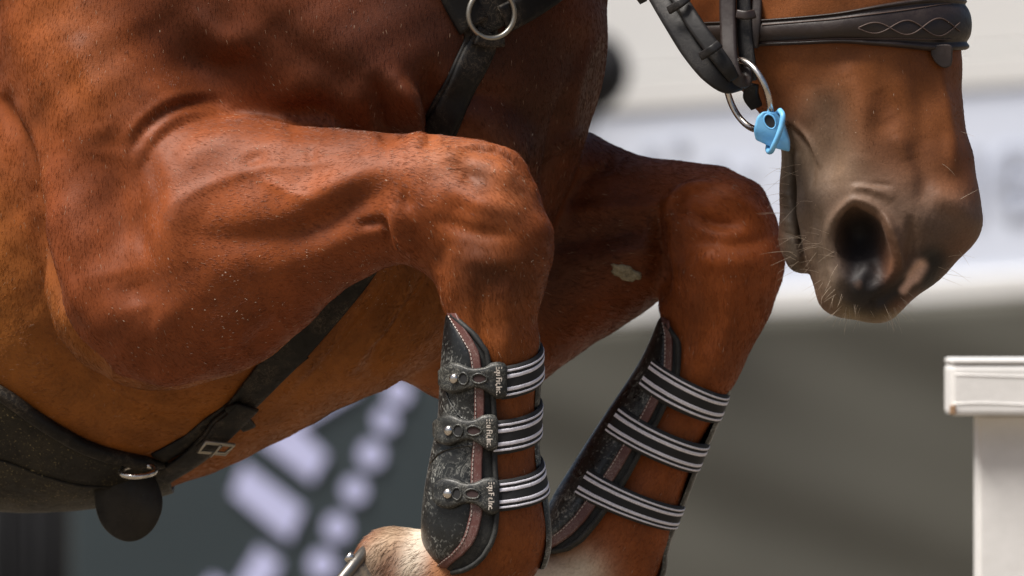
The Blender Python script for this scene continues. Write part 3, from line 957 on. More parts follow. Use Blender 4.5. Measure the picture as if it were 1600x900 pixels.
def tab(fr, sx, sy, right, parent, tilt=0.0):
    """rubber fastening tab: round end on a stud, waist with a slot, broad end with lettering"""
    x0 = sx - 25; W = right - x0
    xs = [0, .02, .06, .12, .2, .28, .36, .44, .52, .60, .68, .76, .84, .90, .95, .98, 1.0]
    top = [2, 10, 17, 22, 24.5, 24, 21, 17, 15, 15.5, 19, 25, 28.5, 29, 27, 24, 18]
    yoff = [0, 0, 0, 0, 0, 0, 0, 0, 0, 0, 1, 2, 4, 4, 4, 4, 4]
    vs_, fs = [], []
    us = [-1, -.93, -.8, -.4, 0, .4, .8, .93, 1]
    m = len(us)
    def surf(px, py, off):
        q, th = fr.locate(px, py)
        return fr.pt(q, th, off)
    for i, x in enumerate(xs):
        for j, u in enumerate(us):
            e = -.003 if i in (0, len(xs) - 1) or j in (0, m - 1) else (-.0006 if i in (1, len(xs) - 2) or j in (1, m - 2) else 0)
            rim = .0009 if j in (1, 2, m - 2, m - 3) and e == 0 else 0
            px = x0 + W * x; py = sy + yoff[i] + top[i] * u + tilt * (px - sx)
            vs_.append(surf(px, py, .0085 + e + rim))
    for i in range(len(xs) - 1):
        for j in range(m - 1):
            fs.append((i * m + j, i * m + j + 1, (i + 1) * m + j + 1, (i + 1) * m + j))
    o = mesh_obj('tab', vs_, fs, M['tab'], parent)
    bm = bmesh.new(); bm.from_mesh(o.data); bmesh.ops.recalc_face_normals(bm, faces=bm.faces); bm.to_mesh(o.data); bm.free()
    # raised stud with a domed head
    c = surf(sx, sy + 1, .0082); n = (surf(sx, sy + 1, .02) - c).normalized()
    t = n.cross(Vector((0, 0, 1))).normalized(); w_ = n.cross(t)
    vs_, fs = [], []
    prof = [(.0050, 0), (.0052, .0018), (.0045, .0034), (.0028, .0044), (.0006, .0048)]
    for (r, hh) in prof:
        for k in range(14):
            an = 2 * math.pi * k / 14
            vs_.append(c + n * hh + (t * math.cos(an) + w_ * math.sin(an)) * r)
    for i in range(len(prof) - 1):
        for k in range(14):
            fs.append((i * 14 + k, i * 14 + (k + 1) % 14, (i + 1) * 14 + (k + 1) % 14, (i + 1) * 14 + k))
    fs.append(tuple(range(4 * 14, 5 * 14)))
    mesh_obj('stud', vs_, fs, M['steel'], o)
    # keyhole, its shade painted as a dark disc, and the slot, rims proud
    for (dx, rx, ry, mt, nm) in ((12, 5.0, 7.5, M['dark'], 'keyhole'), (33, 8, 6, M['slot'], 'slot')):
        rim = [surf(sx + dx + rx * 1.25 * math.cos(a), sy + 1 + ry * 1.25 * math.sin(a) + tilt * dx, .0090) for a in np.linspace(0, 2 * math.pi, 18)[:-1]]
        tube('slot_rim' if nm == 'slot' else 'keyhole_rim', rim, .0011, M['tab'], o, 6, True)
        ring = [surf(sx + dx + rx * math.cos(a), sy + 1 + ry * math.sin(a) + tilt * dx, .0089) for a in np.linspace(0, 2 * math.pi, 18)[:-1]]
        mesh_obj(nm, ring + [surf(sx + dx, sy + 1 + tilt * dx, .0087)], [(i, (i + 1) % 17, 17) for i in range(17)], mt, o)
    # lettering reads downward
    tv, tf = text_mesh('EquiFit,Inc.', 10.5)
    xr = right - 13
    lv = [surf(xr + v.y * 1.05, sy + 4 + v.x * .98, .0106) for v in tv]
    mesh_obj('lettering', lv, tf, M['ink'], o, False)
    return o

def make_boot(fr, loc, label, edge, width, lin, straps, qtop, qbot, near, poff):
    root_ = empty('tendon_boot', loc, label, 'horse boot', 'leather boots strapped to the forelegs')
    e_in = interp(edge)                                   # cosine of the inner border of the binding, per section
    l_in = interp(lin)
    def cosat(q, d): return max(-1, min(1, e_in(q) + d))
    back = lambda q: 2 * math.pi - ac(cosat(q, width)) if near else 2 * math.pi - ac(min(.55, cosat(q, width)))
    patch('liner', fr, qtop + .04, lin[-1][0], lambda q: ac(l_in(q)), lambda q: 2 * math.pi - ac(l_in(q)), -.0002, .004, M['liner'], root_, 48, 20)
    patch('shell', fr, qtop, qbot, lambda q: ac(cosat(q, .02)), back, .0022, .003, M['shell'], root_, 48, 24)
    bd = patch('binding', fr, qtop, qbot, lambda q: ac(cosat(q, width)), lambda q: ac(cosat(q, 0)), .0036, .0022, M['binding'], root_, 56, 6)
    stitches('stitching', fr, [(q, ac(cosat(q, .035))) for q in np.linspace(qtop + .1, qbot - .08, 120)], .0040, bd)
    # rim of the front panel that shows along the shin
    patch('front_panel', fr, qtop + .55, qbot + .1, lambda q: .30, lambda q: -1.9, poff, .003, M['shell'], root_, 40, 12)
    # edge roll of the liner
    tube('edge_roll', [fr.pt(q, ac(l_in(q) - .05), .0014) for q in np.linspace(qtop + .1, lin[-1][0] - .03, 60)], .0027, M['liner'], root_, 8)
    for (qc, half, bow, th0, th1) in straps:
        strap_with_stripes(fr, qc, half, bow, th0, th1, root_)
    return root_

NF = Frame([(700, 488, 838, 488, -.076, .043), (694, 540, 841, 540, -.077, .044), (690, 600, 842, 600, -.077, .044), (686, 660, 839, 660, -.076, .044), (674, 720, 842, 720, -.075, .045),
            (664, 780, 853, 780, -.074, .049), (661, 835, 859, 835, -.073, .052), (670, 868, 856, 868, -.072, .051), (690, 898, 846, 898, -.071, .049)])
def ncos(py, px):
    q = NF.locate(px, py)[0]
    lx, ly, rx, ry = NF.row(q)[:4]
    return q, (px - lx) / (rx - lx) * 2 - 1
nedge = [ncos(*a) for a in ((489, 702), (500, 707), (520, 719), (550, 735), (600, 742), (650, 742), (700, 739), (760, 736), (800, 735), (830, 728), (850, 719), (866, 706), (877, 692), (886, 684))]
nlin = [ncos(*a) for a in ((490, 708), (500, 720), (520, 743), (550, 765), (600, 773), (650, 776), (700, 777), (760, 780), (800, 781), (830, 778), (850, 771), (868, 760), (880, 747), (889, 731), (894, 708))]
def npx(th, y): return y
def bowq(px_rise, spacing): return lambda th: px_rise / spacing * math.sin(th)
def nq(py): return NF.locate(760, py)[0]
def thn(px, py): return NF.locate(px, py)[1]
nst = []
for (c, half, xl, rise) in ((566, 25, 784, 31), (656, 26, 770, 27), (744, 24, 774, 29)):
    q = nq(c); nst.append((q, half / 58., bowq(rise, 58.), thn(xl, c + rise), -2.4))
near_boot = make_boot(NF, P(770, 690, -.076), 'scuffed black leather boot with printed tabs and studs on the foreleg beside the girth', nedge, .20, nlin, nst, 0, 7.62, True, .0022)
for (sx, sy, rt) in ((719, 590, 790), (711, 671, 777), (708, 769, 779)):
    tab(NF, sx, sy, rt, near_boot)
# moulded tendon cup line across the shell
tube('seam', [NF.pt(*NF.locate(x, y), .0026) for x, y in crom([(676, 722), (692, 706), (720, 697), (742, 694)], 6)], .0011, M['shell'], near_boot, 6)
tube('seam', [NF.pt(*NF.locate(x, y), .0026) for x, y in crom([(700, 610), (708, 632), (720, 648), (728, 655)], 6)], .0010, M['shell'], near_boot, 6)

FF = Frame([(1034, 495, 1150, 556, .244, .043), (1002, 566, 1127, 633, .246, .044), (945, 653, 1089, 723, .247, .044), (901, 721, 1061, 795, .249, .046), (862, 785, 1040, 852, .251, .049), (842, 836, 1034, 895, .253, .051), (849, 870, 1018, 926, .254, .050)])
fst = [(1.00, .26, bowq(14, 90.), 2.42, -2.2), (1.88, .27, bowq(14, 90.), 2.52, -2.2), (3.18, .32, bowq(16, 80.), 2.36, -2.2)]
far_boot = make_boot(FF, P(1000, 720, .248), 'black leather boot with three striped straps and no tabs, on the foreleg nearer the muzzle',
                     [(0, -.97), (.3, -.75), (.9, -.50), (1.7, -.42), (2.7, -.44), (3.4, -.48), (4.1, -.56), (4.6, -.68), (5.0, -.82), (5.4, -.98)], .19, [(.05, -.85), (.3, -.38), (.9, -.12), (1.7, -.04), (2.7, -.05), (3.4, -.08), (4.1, -.18), (4.7, -.32), (5.2, -.52), (5.6, -.80), (5.75, -.97)], fst, 0, 5.45, False, .0048)
# ---------------------------------------------------------------- breastplate
bp = empty('breastplate', P(745, 40, .05), 'black leather breastplate strap across the chest and between the forelegs to the girth', 'breastplate')
def to_ribbon(name, path, width_px, thick, mat, parent, y0=-1.0, gap=.001, per=8, widths=None, bv=None, extend=0.0):
    c, s, n = lay(path, y0, per, gap, bv=bv)
    if extend:
        t_ = (c[-1] - c[-3]).normalized(); c.append(c[-1] + (t_ - n[-1] * .25) * extend); s.append(s[-1]); n.append(n[-1])
    w = width_px * K / 2 if widths is None else list(np.interp(np.linspace(0, 1, len(c)), np.linspace(0, 1, len(widths)), widths) * K / 2)
    return ribbon(name, c, s, n, w, thick, mat, parent), c, s, n
to_ribbon('chest_strap', [(762, 50), (742, 84), (715, 140), (698, 178), (684, 205)], 46, .005, M['strap'], bp, -1, .003, extend=.06)
to_ribbon('shoulder_strap', [(738, 40), (716, 0), (690, -60), (640, -140)], 54, .005, M['strap'], bp, -.1, .004)
to_ribbon('neck_strap', [(782, 30), (830, 4), (890, -40), (940, -90)], 46, .005, M['strap'], bp, -.1, .004)
to_ribbon('backing', [(722, -30), (740, 20), (752, 60), (730, 110), (702, 165), (688, 200)], 56, .003, M['strap'], bp, -1, .001, extend=.06)
to_ribbon('backing', [(745, 30), (785, 6), (850, -24)], 62, .003, M['strap'], bp, -.1, .001)
pc, pn = hit(762, 21)
pc = pc + pn * .011
rt = Vector((1, 0, 0)); rt = (rt - pn * rt.dot(pn)).normalized(); ru = pn.cross(rt)
tube('ring', [pc + rt * math.cos(a) * .0245 + ru * math.sin(a) * .0245 for a in np.linspace(0, 2 * math.pi, 40)[:-1]], .0026, M['dullsteel'], bp, 10, True)
to_ribbon('keeper', [(736, 58), (758, 64), (780, 62)], 20, .0085, M['strap'], bp, -.1, .006, 6)
# girth strap between the legs
lower = [(570, 390), (540, 432), (503, 480), (458, 536), (413, 588), (370, 636)]
to_ribbon('girth_strap', lower, 50, .0045, M['strap'], bp, .09, .003, widths=[72, 72, 68, 62, 54, 48])
to_ribbon('girth_strap', [(470, 548), (412, 596), (356, 642), (306, 680), (246, 714)], 34, .003, M['strap'], bp, .09, .001)
_, c5, s5, n5 = to_ribbon('buckle_strap', [(372, 636), (345, 662), (318, 690), (285, 716), (248, 738)], 48, .0045, M['strap'], bp, .09, .006)
to_ribbon('keeper', [(358, 622), (372, 640), (386, 656)], 24, .004, M['strap'], bp, .09, .0085, 6)
to_ribbon('strap_end', [(384, 622), (362, 645), (338, 668), (322, 684)], 42, .004, M['strap'], bp, .09, .0105)
def bar(px0, py0, px1, py1, lift, r, name, mat, parent, y0=.09):
    pts = []
    for t in np.linspace(0, 1, 6):
        p, n_ = hit(px0 + (px1 - px0) * t, py0 + (py1 - py0) * t, y0)
        if p is None: p, n_ = pts[-1] - last_n * lift if pts else P(px0, py0, .3), Vector((0, -1, 0))
        last_n = n_
        pts.append(p + n_ * lift)
    return tube(name, pts, r, mat, parent, 8)
cb, sb_, nb = c5[12], s5[12], n5[12]
tb = sb_.cross(nb)
def bk(u, v, l): return cb + sb_ * u + tb * v + nb * l
fr4 = [bk(-.016, -.009, .0125), bk(.016, -.009, .0125), bk(.0165, .009, .0125), bk(-.0165, .009, .0125)]
bkl = tube('buckle', fr4, .0023, M['dullsteel'], bp, 8, True)
tube('prong', [bk(0, .010, .015), bk(0, -.002, .016), bk(0, -.013, .015)], .0012, M['dullsteel'], bkl, 8)

# ---------------------------------------------------------------- girth with belly guard
gr = empty('belly_guard_girth', P(60, 730, .30), 'mud-speckled black leather belly guard girth with rounded hanging flap', 'girth')
EDGE = [(-420, 250), (-330, 370), (-220, 470), (-110, 548), (0, 608), (60, 650), (130, 690), (200, 712), (262, 722)]
pe = crom(EDGE, 10)[:, :2]
edge_pts, edge_n = [], []
for x, y in pe:
    p, n_ = hit(x, y, .03)
    edge_pts.append(p); edge_n.append(n_)
NPH = 26
vs_, fs = [], []
for i, (p, n_) in enumerate(zip(edge_pts, edge_n)):
    axis = Vector((p.x, .42 - (p.x + .3) * .50, P(0, 270, .3).z))
    a0 = math.atan2(p.z - axis.z, p.y - axis.y)
    a1 = -math.pi - a0                                 # mirrored on the far flank
    if a0 > 0: a0 -= 2 * math.pi
    a_end = -math.pi / 2 + (-math.pi / 2 - a0) * -1
    for j in range(NPH):
        a = a0 + ((-math.pi - a0) - a0) * j / (NPH - 1)
        d = Vector((0, math.cos(a), math.sin(a)))
        r = BV.ray_cast(axis + d * 1.0, -d, 1.0)
        s_ = r[0] if r[0] is not None else axis + d * .3
        nr = r[1] if r[0] is not None else d
        lift = .002 if j in (0, NPH - 1) else .0065
        vs_.append(s_ + nr * lift)
m = NPH
for i in range(len(edge_pts) - 1):
    for j in range(m - 1):
        fs.append((i * m + j, i * m + j + 1, (i + 1) * m + j + 1, (i + 1) * m + j))
gv = np.array([tuple(v_) for v_ in vs_]).reshape(len(edge_pts), m, 3)
for _ in range(4):
    g2 = gv.copy()
    g2[1:-1] = (gv[:-2] + 2 * gv[1:-1] + gv[2:]) / 4
    gv = g2
    g2 = gv.copy(); g2[:, 1:-1] = (gv[:, :-2] + 2 * gv[:, 1:-1] + gv[:, 2:]) / 4; gv = g2
guard = mesh_obj('guard', gv.reshape(-1, 3), fs, M['girth'], gr)
bm = bmesh.new(); bm.from_mesh(guard.data); bmesh.ops.recalc_face_normals(bm, faces=bm.faces); bm.to_mesh(guard.data); bm.free()
sol = guard.modifiers.new('thickness', 'SOLIDIFY'); sol.thickness = .004; sol.offset = 0
tube('edge_roll', [Vector(gv[i, 0]) + edge_n[i] * .004 for i in range(len(edge_pts))], [.008] * (len(edge_pts) - 6) + [.007, .006, .005, .004, .003, .002], M['strap'], gr, 10)
def onguard(px, py, lift):
    i = int(np.argmin(np.abs(pe[:, 0] - px)))
    row = gv[i]
    rp = project(row)[1]
    j = int(np.argmin(np.abs(rp[:m // 2] - py)))
    return Vector(row[j]) + Vector((0, -1, -.3)).normalized() * lift
tube('seam', [Vector(gv[i, 3]) + Vector((0, -.003, -.001)) for i in range(0, len(edge_pts) - 8)], .0016, M['girth'], gr, 6)
# hanging flap under the breastbone, a thick tongue of leather
out = [(148, 722), (147, 760), (149, 792), (158, 818), (174, 836), (196, 846), (218, 843), (238, 828), (251, 804), (254, 780), (248, 758), (240, 742), (236, 722)]
oc = crom(out, 5)[:, :2]
ctr = oc.mean(0)
vs_, fs = [], []
nO = len(oc)
for (sc_, yy) in ((.97, -.0035), (1.0, -.0015), (1.0, .0015), (.97, .0035)):
    for x, y in oc:
        px, py = ctr + (np.array([x, y]) - ctr) * sc_
        dep = .265 - (px - 200) * .00034 + yy + .00012 * max(0, 800 - py)
        vs_.append(P(px, py, dep))
for i in range(3):
    for k in range(nO - 1):
        fs.append((i * nO + k, i * nO + k + 1, (i + 1) * nO + k + 1, (i + 1) * nO + k))
    fs.append((i * nO + nO - 1, i * nO, (i + 1) * nO, (i + 1) * nO + nO - 1))
fs.append(tuple(range(nO))[::-1]); fs.append(tuple(range(3 * nO, 4 * nO)))
mesh_obj('flap', vs_, fs, M['flap'], gr)
dc = P(216, 736, .225)
tube('dee_ring', [dc + Vector((math.cos(a) * .0175, math.sin(a) * .012, math.sin(a) * .0055 + math.cos(a) * .001)) for a in np.linspace(0, 2 * math.pi, 28)[:-1]], .0030, M['steel'], gr, 10, True)

# ---------------------------------------------------------------- bridle: noseband, cheek straps, rein; bit with ring and blue guard
br = empty('bridle', P(1330, 40, -.06), 'dark brown leather bridle with padded stitched noseband round the muzzle', 'bridle')
CN = P(1335, 45, -.012)
NPHI = 72
prof = [(-1.0, .1), (-1.02, .55), (-.97, .95), (-.88, 1.0), (-.80, .72), (-.74, .80), (-.55, 1.12), (-.2, 1.3), (.2, 1.3), (.5, 1.12), (.64, .80), (.70, .74), (.80, 1.02), (.92, .98), (1.0, .55), (1.0, .1)]
grid = []; spine = []
for k in range(NPHI):
    a = 2 * math.pi * k / NPHI
    d = Vector((math.cos(a), math.sin(a), 0))
    px_guess = 1335 + 172 * math.cos(a)
    zc = np.interp(px_guess, [1165, 1300, 1400, 1480, 1507], [55, 46, 42, 40, 38])
    c0 = Vector((CN.x, CN.y, P(0, zc, -.02).z))
    hw = np.interp(px_guess, [1165, 1200, 1300, 1420, 1480, 1507], [20, 21, 24, 36, 43, 40]) * K
    row = []
    r0 = BVH_HEAD.ray_cast(c0 + d * .4, -d, .4)
    p0 = r0[0] if r0[0] is not None else c0 + d * .1
    rad = (p0 - c0).length
    for (u, v_) in prof:
        z = -u * hw                                         # u=-1 is the upper edge
        cz = c0 + Vector((0, 0, z))
        r1 = BVH_HEAD.ray_cast(cz + d * .4, -d, .4)
        rr_ = (r1[0] - cz).length if r1[0] is not None else rad
        rr_ = max(rr_, rad - .004)
        row.append(cz + d * (rr_ + .0100 * v_))
    grid.append(row)
k_ = len(prof)
nb_v = np.array([[tuple(p) for p in r] for r in grid])
for _ in range(2): nb_v = (np.roll(nb_v, 1, 0) + 2 * nb_v + np.roll(nb_v, -1, 0)) / 4
fs = []
for i in range(NPHI):
    j = (i + 1) % NPHI
    for c in range(k_):
        fs.append((i * k_ + c, j * k_ + c, j * k_ + (c + 1) % k_, i * k_ + (c + 1) % k_))
nband = mesh_obj('noseband', nb_v.reshape(-1, 3), fs, M['bridle'], br)
bm = bmesh.new(); bm.from_mesh(nband.data); bmesh.ops.recalc_face_normals(bm, faces=bm.faces); bm.to_mesh(nband.data); bm.free()
ssf = nband.modifiers.new('soft', 'SUBSURF'); ssf.levels = 1; ssf.render_levels = 2
NBB = BVHTree.FromPolygons([Vector(x) for x in nb_v.reshape(-1, 3)], fs)
def on_nb(px, py, lift=.0006):
    a = P(px, py, -1); d = (P(px, py, 0) - a).normalized()
    r = NBB.ray_cast(a, d, 2)
    return None if r[0] is None else r[0] - d * lift
for ph in (0, math.pi):
    pts = [on_nb(x, 44 - (x - 1340) * .012 + math.sin((x - 1340) * .062 + ph) * np.interp(x, [1340, 1470, 1500], [7, 14, 14])) for x in np.arange(1341, 1503, 3)]
    tube('stitching', [p for p in pts if p], .0007, M['brownthread'], nband, 6)
for yo, x0 in ((-1, 1190), (1, 1190)):
    pts = []
    for x in np.arange(x0, 1490, 8):
        zc = np.interp(x, [1165, 1300, 1400, 1507], [55, 46, 40, 33]); hwp = np.interp(x, [1165, 1200, 1300, 1420, 1480, 1507], [19, 20, 22, 33, 41, 36])
        pts.append(on_nb(x, zc + yo * hwp * (.66 if yo > 0 else .72), .0004))
    tube('stitching', [p for p in pts if p], .0006, M['brownthread'], nband, 6)
# small leather loop below the noseband
def loop_box(name, corners, dep, th, mat, parent):
    oc_ = crom(corners, 4)[:, :2]
    n_ = len(oc_); vs2 = []
    for yy in (-th, th):
        for x, y in oc_: vs2.append(P(x, y, dep + yy))
    f2 = [tuple(range(n_))[::-1], tuple(range(n_, 2 * n_))] + [(k, (k + 1) % n_, n_ + (k + 1) % n_, n_ + k) for k in range(n_)]
    o = mesh_obj(name, vs2, f2, mat, parent, False)
    bv_ = o.modifiers.new('bevel', 'BEVEL'); bv_.width = .0015; bv_.segments = 2; bv_.limit_method = 'ANGLE'
    return o
lp = on_nb(1470, 66)
loop_box('loop', [(1454, 70), (1485, 70), (1488, 86), (1486, 102), (1474, 106), (1462, 98), (1455, 86)], lp.y + .001, .007, M['bridle'], br)
# cheek straps
def head_ribbon(name, path, width, thick, mat, gap, widths=None):
    return to_ribbon(name, path, width, thick, mat, br, -1.0, gap, 8, widths, BVH_HEAD)
def free_ribbon(name, path3, width, thick, mat, parent, nrm=(-.25, -1, .05)):
    pts = crom(path3, 8)
    c = [P(x, y, z) for x, y, z in pts]
    n0 = Vector(nrm).normalized()
    t = [(c[min(i + 1, len(c) - 1)] - c[max(i - 1, 0)]).normalized() for i in range(len(c))]
    s = [t[i].cross(n0).normalized() for i in range(len(c))]
    n_ = [s[i].cross(t[i]).normalized() for i in range(len(c))]
    w = width * K / 2 if isinstance(width, (int, float)) else list(np.interp(np.linspace(0, 1, len(c)), np.linspace(0, 1, len(width)), width) * K / 2)
    return ribbon(name, c, s, n_, w, thick, mat, parent)
def hy_(px, py, gap): 
    p, _ = hit(px, py, -1.0, BVH_HEAD)
    return (p.y if p is not None else -.05) - gap
ys = {k: hy_(*k, .006) for k in ((1140, -40), (1140, 40))}
free_ribbon('cheek_strap', [(1134, -120, -.066), (1137, -40, -.070), (1138, 30, -.078), (1141, 90, -.090), (1150, 122, -.094), (1164, 126, -.088), (1168, 108, -.080)], [26, 26, 26, 25, 24, 22, 16], .005, M['bridle'], br)
free_ribbon('cheek_strap', [(1160, -100, -.066), (1162, -20, -.068), (1164, 50, -.074), (1168, 96, -.078), (1172, 126, -.076)], [22, 22, 24, 26, 22], .004, M['rein'], br)
free_ribbon('cheek_strap', [(1183, -80, -.062), (1184, -10, -.066), (1181, 40, -.072), (1178, 75, -.072)], [14, 16, 18, 14], .005, M['bridle'], br)
free_ribbon('keeper', [(1152, 22, -.082), (1166, 24, -.086), (1178, 22, -.082)], 14, .003, M['bridle'], br)
# strap behind the ring, towards the chin
free_ribbon('chin_strap', [(1176, 130, -.062), (1174, 150, -.056), (1182, 166, -.050)], [20, 26, 20], .004, M['rein'], br)

rn = empty('rein', P(1080, 70, -.08), 'black leather rein folded round the bit ring below the jaw', 'rein')
free_ribbon('rein_strap', [(960, -110, .02), (1010, -40, -.03), (1048, 24, -.065), (1080, 76, -.084), (1108, 112, -.094), (1134, 134, -.096), (1158, 134, -.088)], [34, 34, 34, 34, 32, 24, 16], .005, M['rein'], rn, (-.35, -1, .25))
free_ribbon('rein_fold', [(1020, -60, -.046), (1062, 0, -.075), (1086, 38, -.090), (1112, 74, -.100), (1134, 104, -.104), (1146, 122, -.100)], [24, 24, 26, 26, 24, 18], .005, M['rein'], rn, (-.15, -1, .25))
for (x, y, dy_) in ((1062, 6, -.088), (1112, 78, -.110)):
    free_ribbon('keeper', [(x - 16, y + 10, dy_ + .004), (x, y, dy_ - .004), (x + 12, y - 9, dy_)], 13, .003, M['rein'], rn)
free_ribbon('rein_end', [(985, -40, -.03), (1000, -8, -.035), (1006, 4, -.035)], [16, 16, 12], .004, M['rein'], rn)

bit = empty('loose_ring_bit', P(1170, 150, -.085), 'steel loose ring bit at the corner of the mouth', 'bit')
bc = P(1169, 148, -.078)
a1 = (P(1190, 202, -.078) - P(1148, 96, -.078)) / 2
a2 = Vector((.0165, -.031, .0068))
tube('ring', [bc + a1 * math.cos(t) + a2 * math.sin(t) for t in np.linspace(0, 2 * math.pi, 48)[:-1]], .0034, M['steel'], bit, 10, True)
tube('mouthpiece', [P(1198, 196, -.085), P(1212, 197, -.070), P(1226, 196, -.05), P(1232, 194, -.02)], [.0055, .006, .006, .006], M['steel'], bit, 10)

# rubber bit guard: wedge-shaped block with an eye for the ring and an elastic band round it
bgd = empty('bit_guard', P(1205, 205, -.09), 'sky blue rubber bit guard block beside the mouth corner', 'bit guard')
bm = bmesh.new()
front = [(1177, 204), (1182, 183), (1192, 174), (1212, 175), (1223, 188), (1234, 223)]
low = [(1234, 238), (1206, 231), (1180, 219)]
f_v = [bm.verts.new(P(x, y, -.110 + .0003 * abs(x - 1200))) for x, y in front]
l_v = [bm.verts.new(P(x, y, -.098)) for x, y in low]
back = front[:] + low
b_v = [bm.verts.new(P(1205 + (x - 1205) * .92 + 3, 203 + (y - 203) * .9 - 3, -.070)) for x, y in back]
bm.faces.new(f_v); bm.faces.new([f_v[5], l_v[0], l_v[1], l_v[2], f_v[0]]); bm.faces.new(b_v[::-1])
ringv = f_v + l_v
n_ = len(ringv)
for k in range(n_): bm.faces.new((ringv[k], b_v[k], b_v[(k + 1) % n_], ringv[(k + 1) % n_]))
bmesh.ops.recalc_face_normals(bm, faces=bm.faces)
bmesh.ops.bevel(bm, geom=list(bm.edges), offset=.0028, segments=3, affect='EDGES', profile=.6)
me_ = bpy.data.meshes.new('block'); bm.to_mesh(me_); bm.free()
me_.polygons.foreach_set('use_smooth', np.ones(len(me_.polygons), bool)); me_.materials.append(M['blue'])
blk = bpy.data.objects.new('block', me_); COL.objects.link(blk)
blk.parent = bgd; blk.matrix_parent_inverse = Matrix.Translation(-Vector(bgd.location))
ring = [P(1203 + 9.5 * math.cos(a), 190 + 11 * math.sin(a) + 3.2 * math.cos(a), -.1115) for a in np.linspace(0, 2 * math.pi, 20)[:-1]]
mesh_obj('eye', ring + [P(1204, 189, -.1108)], [(i, (i + 1) % 19, 19) for i in range(19)], M['dark'], blk)  # flat disc, the shade inside the eye painted dark
tube('eye_rim', ring, .0009, M['blue'], blk, 6, True)
band = [(1219, 173, -.108), (1223, 180, -.117), (1221, 196, -.119), (1216, 212, -.118), (1209, 228, -.114), (1204, 237, -.106), (1200, 232, -.090), (1206, 205, -.068), (1214, 180, -.085)]
tube('band', [P(*p_) for p_ in crom(band + band[:1], 4)[:-1]], .0028, M['blue'], bgd, 10, True)

# ---------------------------------------------------------------- hoof, shoe, stud, callus, whiskers (parts of the horse)
hv, hf = [], []
ax_n = np.array([.77, .63]); ax_h = np.array([.63, -.77])      # from the sole into the foot; from toe to heel
ncut = 28
def sole(a, r, dn, sh=0.0):
    p2 = np.array([519, 926]) + ax_n * dn + ax_h * (r * math.cos(a) + sh)
    return P(p2[0], p2[1], -.046 + math.sin(a) * r * K * .92)
rings = [(88, 6, -4), (96, 3, 0), (97, 10, 0), (91, 40, 5), (84, 70, 10), (76, 88, 13)]
for (r_, dn, sh) in rings:
    for k in range(ncut): hv.append(sole(2 * math.pi * k / ncut, r_, dn, sh))
for j in range(len(rings) - 1):
    for k in range(ncut):
        hf.append((j * ncut + k, j * ncut + (k + 1) % ncut, (j + 1) * ncut + (k + 1) % ncut, (j + 1) * ncut + k))
hf.append(tuple(range(ncut))[::-1])
hoof = mesh_obj('hoof', hv, hf, M['horn'], horse)
shoe = tube('horseshoe', [sole(a, 91 + 3 * math.cos(a), -1) for a in np.linspace(.30, 2 * math.pi - .30, 44)], [.004] + [.0062] * 42 + [.004], M['oldsteel'], hoof, 10)
q0 = sole(2 * math.pi - .85, 92, -6); q1 = sole(2 * math.pi - .85, 92, -18)
tube('stud', [q0, q0.lerp(q1, .5), q1, q1 + (q1 - q0) * .15], [.0042, .0058, .0055, .002], M['steel'], shoe, 12)

# horn callus on the inside of the far forearm
pc, pn = hit(976, 425, .1)
ct = (P(998, 440, pc.y) - P(955, 412, pc.y)).normalized(); ct = (ct - pn * ct.dot(pn)).normalized(); cw = pn.cross(ct)
vs_, fs = [], []
for i, (sc_, lf) in enumerate(((1.0, -.002), (1.0, .0012), (.82, .0030), (.5, .0038), (.15, .0034))):
    for k in range(22):
        a = 2 * math.pi * k / 22
        wob = 1 + .13 * math.sin(3 * a + 1) + .09 * math.sin(5 * a) + .07 * math.sin(9 * a + 2) + rng.normal(0, .03)
        vs_.append(pc + ct * math.cos(a) * .0160 * sc_ * wob + cw * math.sin(a) * .0088 * sc_ * wob * (1 + .25 * math.cos(a)) + pn * (lf * .7 + rng.normal(0, .0006)))
for i in range(4):
    for k in range(22): fs.append((i * 22 + k, i * 22 + (k + 1) % 22, (i + 1) * 22 + (k + 1) % 22, (i + 1) * 22 + k))
fs.append(tuple(range(88, 110)))
mesh_obj('callus', vs_, fs, M['callus'], horse)

# whiskers and loose long hairs
WH = []
def whisk(px, py, dx, dy, ln, n, spread=10, jit=.35, bv=None):
    for _ in range(n):
        x, y = px + rng.normal(0, spread), py + rng.normal(0, spread)
        p, n_ = hit(x, y, -1.0 if bv is None else bv)
        if p is None: continue
        d = Vector((dx + rng.normal(0, jit), -rng.uniform(.0, .5), -dy + rng.normal(0, jit))).normalized()
        l_ = ln * rng.uniform(.5, 1.25)
        sag = Vector((rng.normal(0, .25), 0, -.35 + rng.normal(0, .3))) * l_ * .35
        WH.append([p + d * l_ * t + sag * t * t for t in np.linspace(0, 1, 6)])
whisk(1420, 482, .8, .6, .020, 34, 16)
whisk(1390, 500, .3, .9, .014, 22, 12)
whisk(1325, 488, -.3, .9, .016, 22, 14)
whisk(1290, 455, -.7, .6, .018, 14, 12)
whisk(1262, 380, -1, .1, .026, 12, 18)
whisk(1238, 400, -.9, .3, .022, 9, 14)
whisk(1230, 330, -1, -.1, .026, 16, 20)
whisk(1300, 400, -1, .1, .026, 9, 16)
whisk(1480, 430, .7, .6, .026, 10, 20)
whisk(1505, 250, .9, .3, .022, 5, 30)
whisk(1235, 265, -1, -.2, .030, 6, 14)
n = len(WH)
wcu = bpy.data.hair_curves.new('whiskers')
wcu.add_curves([6] * n)
wcu.position_data.foreach_set('vector', np.array([[tuple(p) for p in w_] for w_ in WH], np.float32).ravel())
wr = wcu.attributes.new('radius', 'FLOAT', 'POINT')
wr.data.foreach_set('value', np.tile(np.array([.00014, .00013, .00012, .0001, .00007, .00003], np.float32), n))
wm, nt, b = new_mat('pale whisker', (.42, .33, .24), .4)
wcu.materials.append(wm)
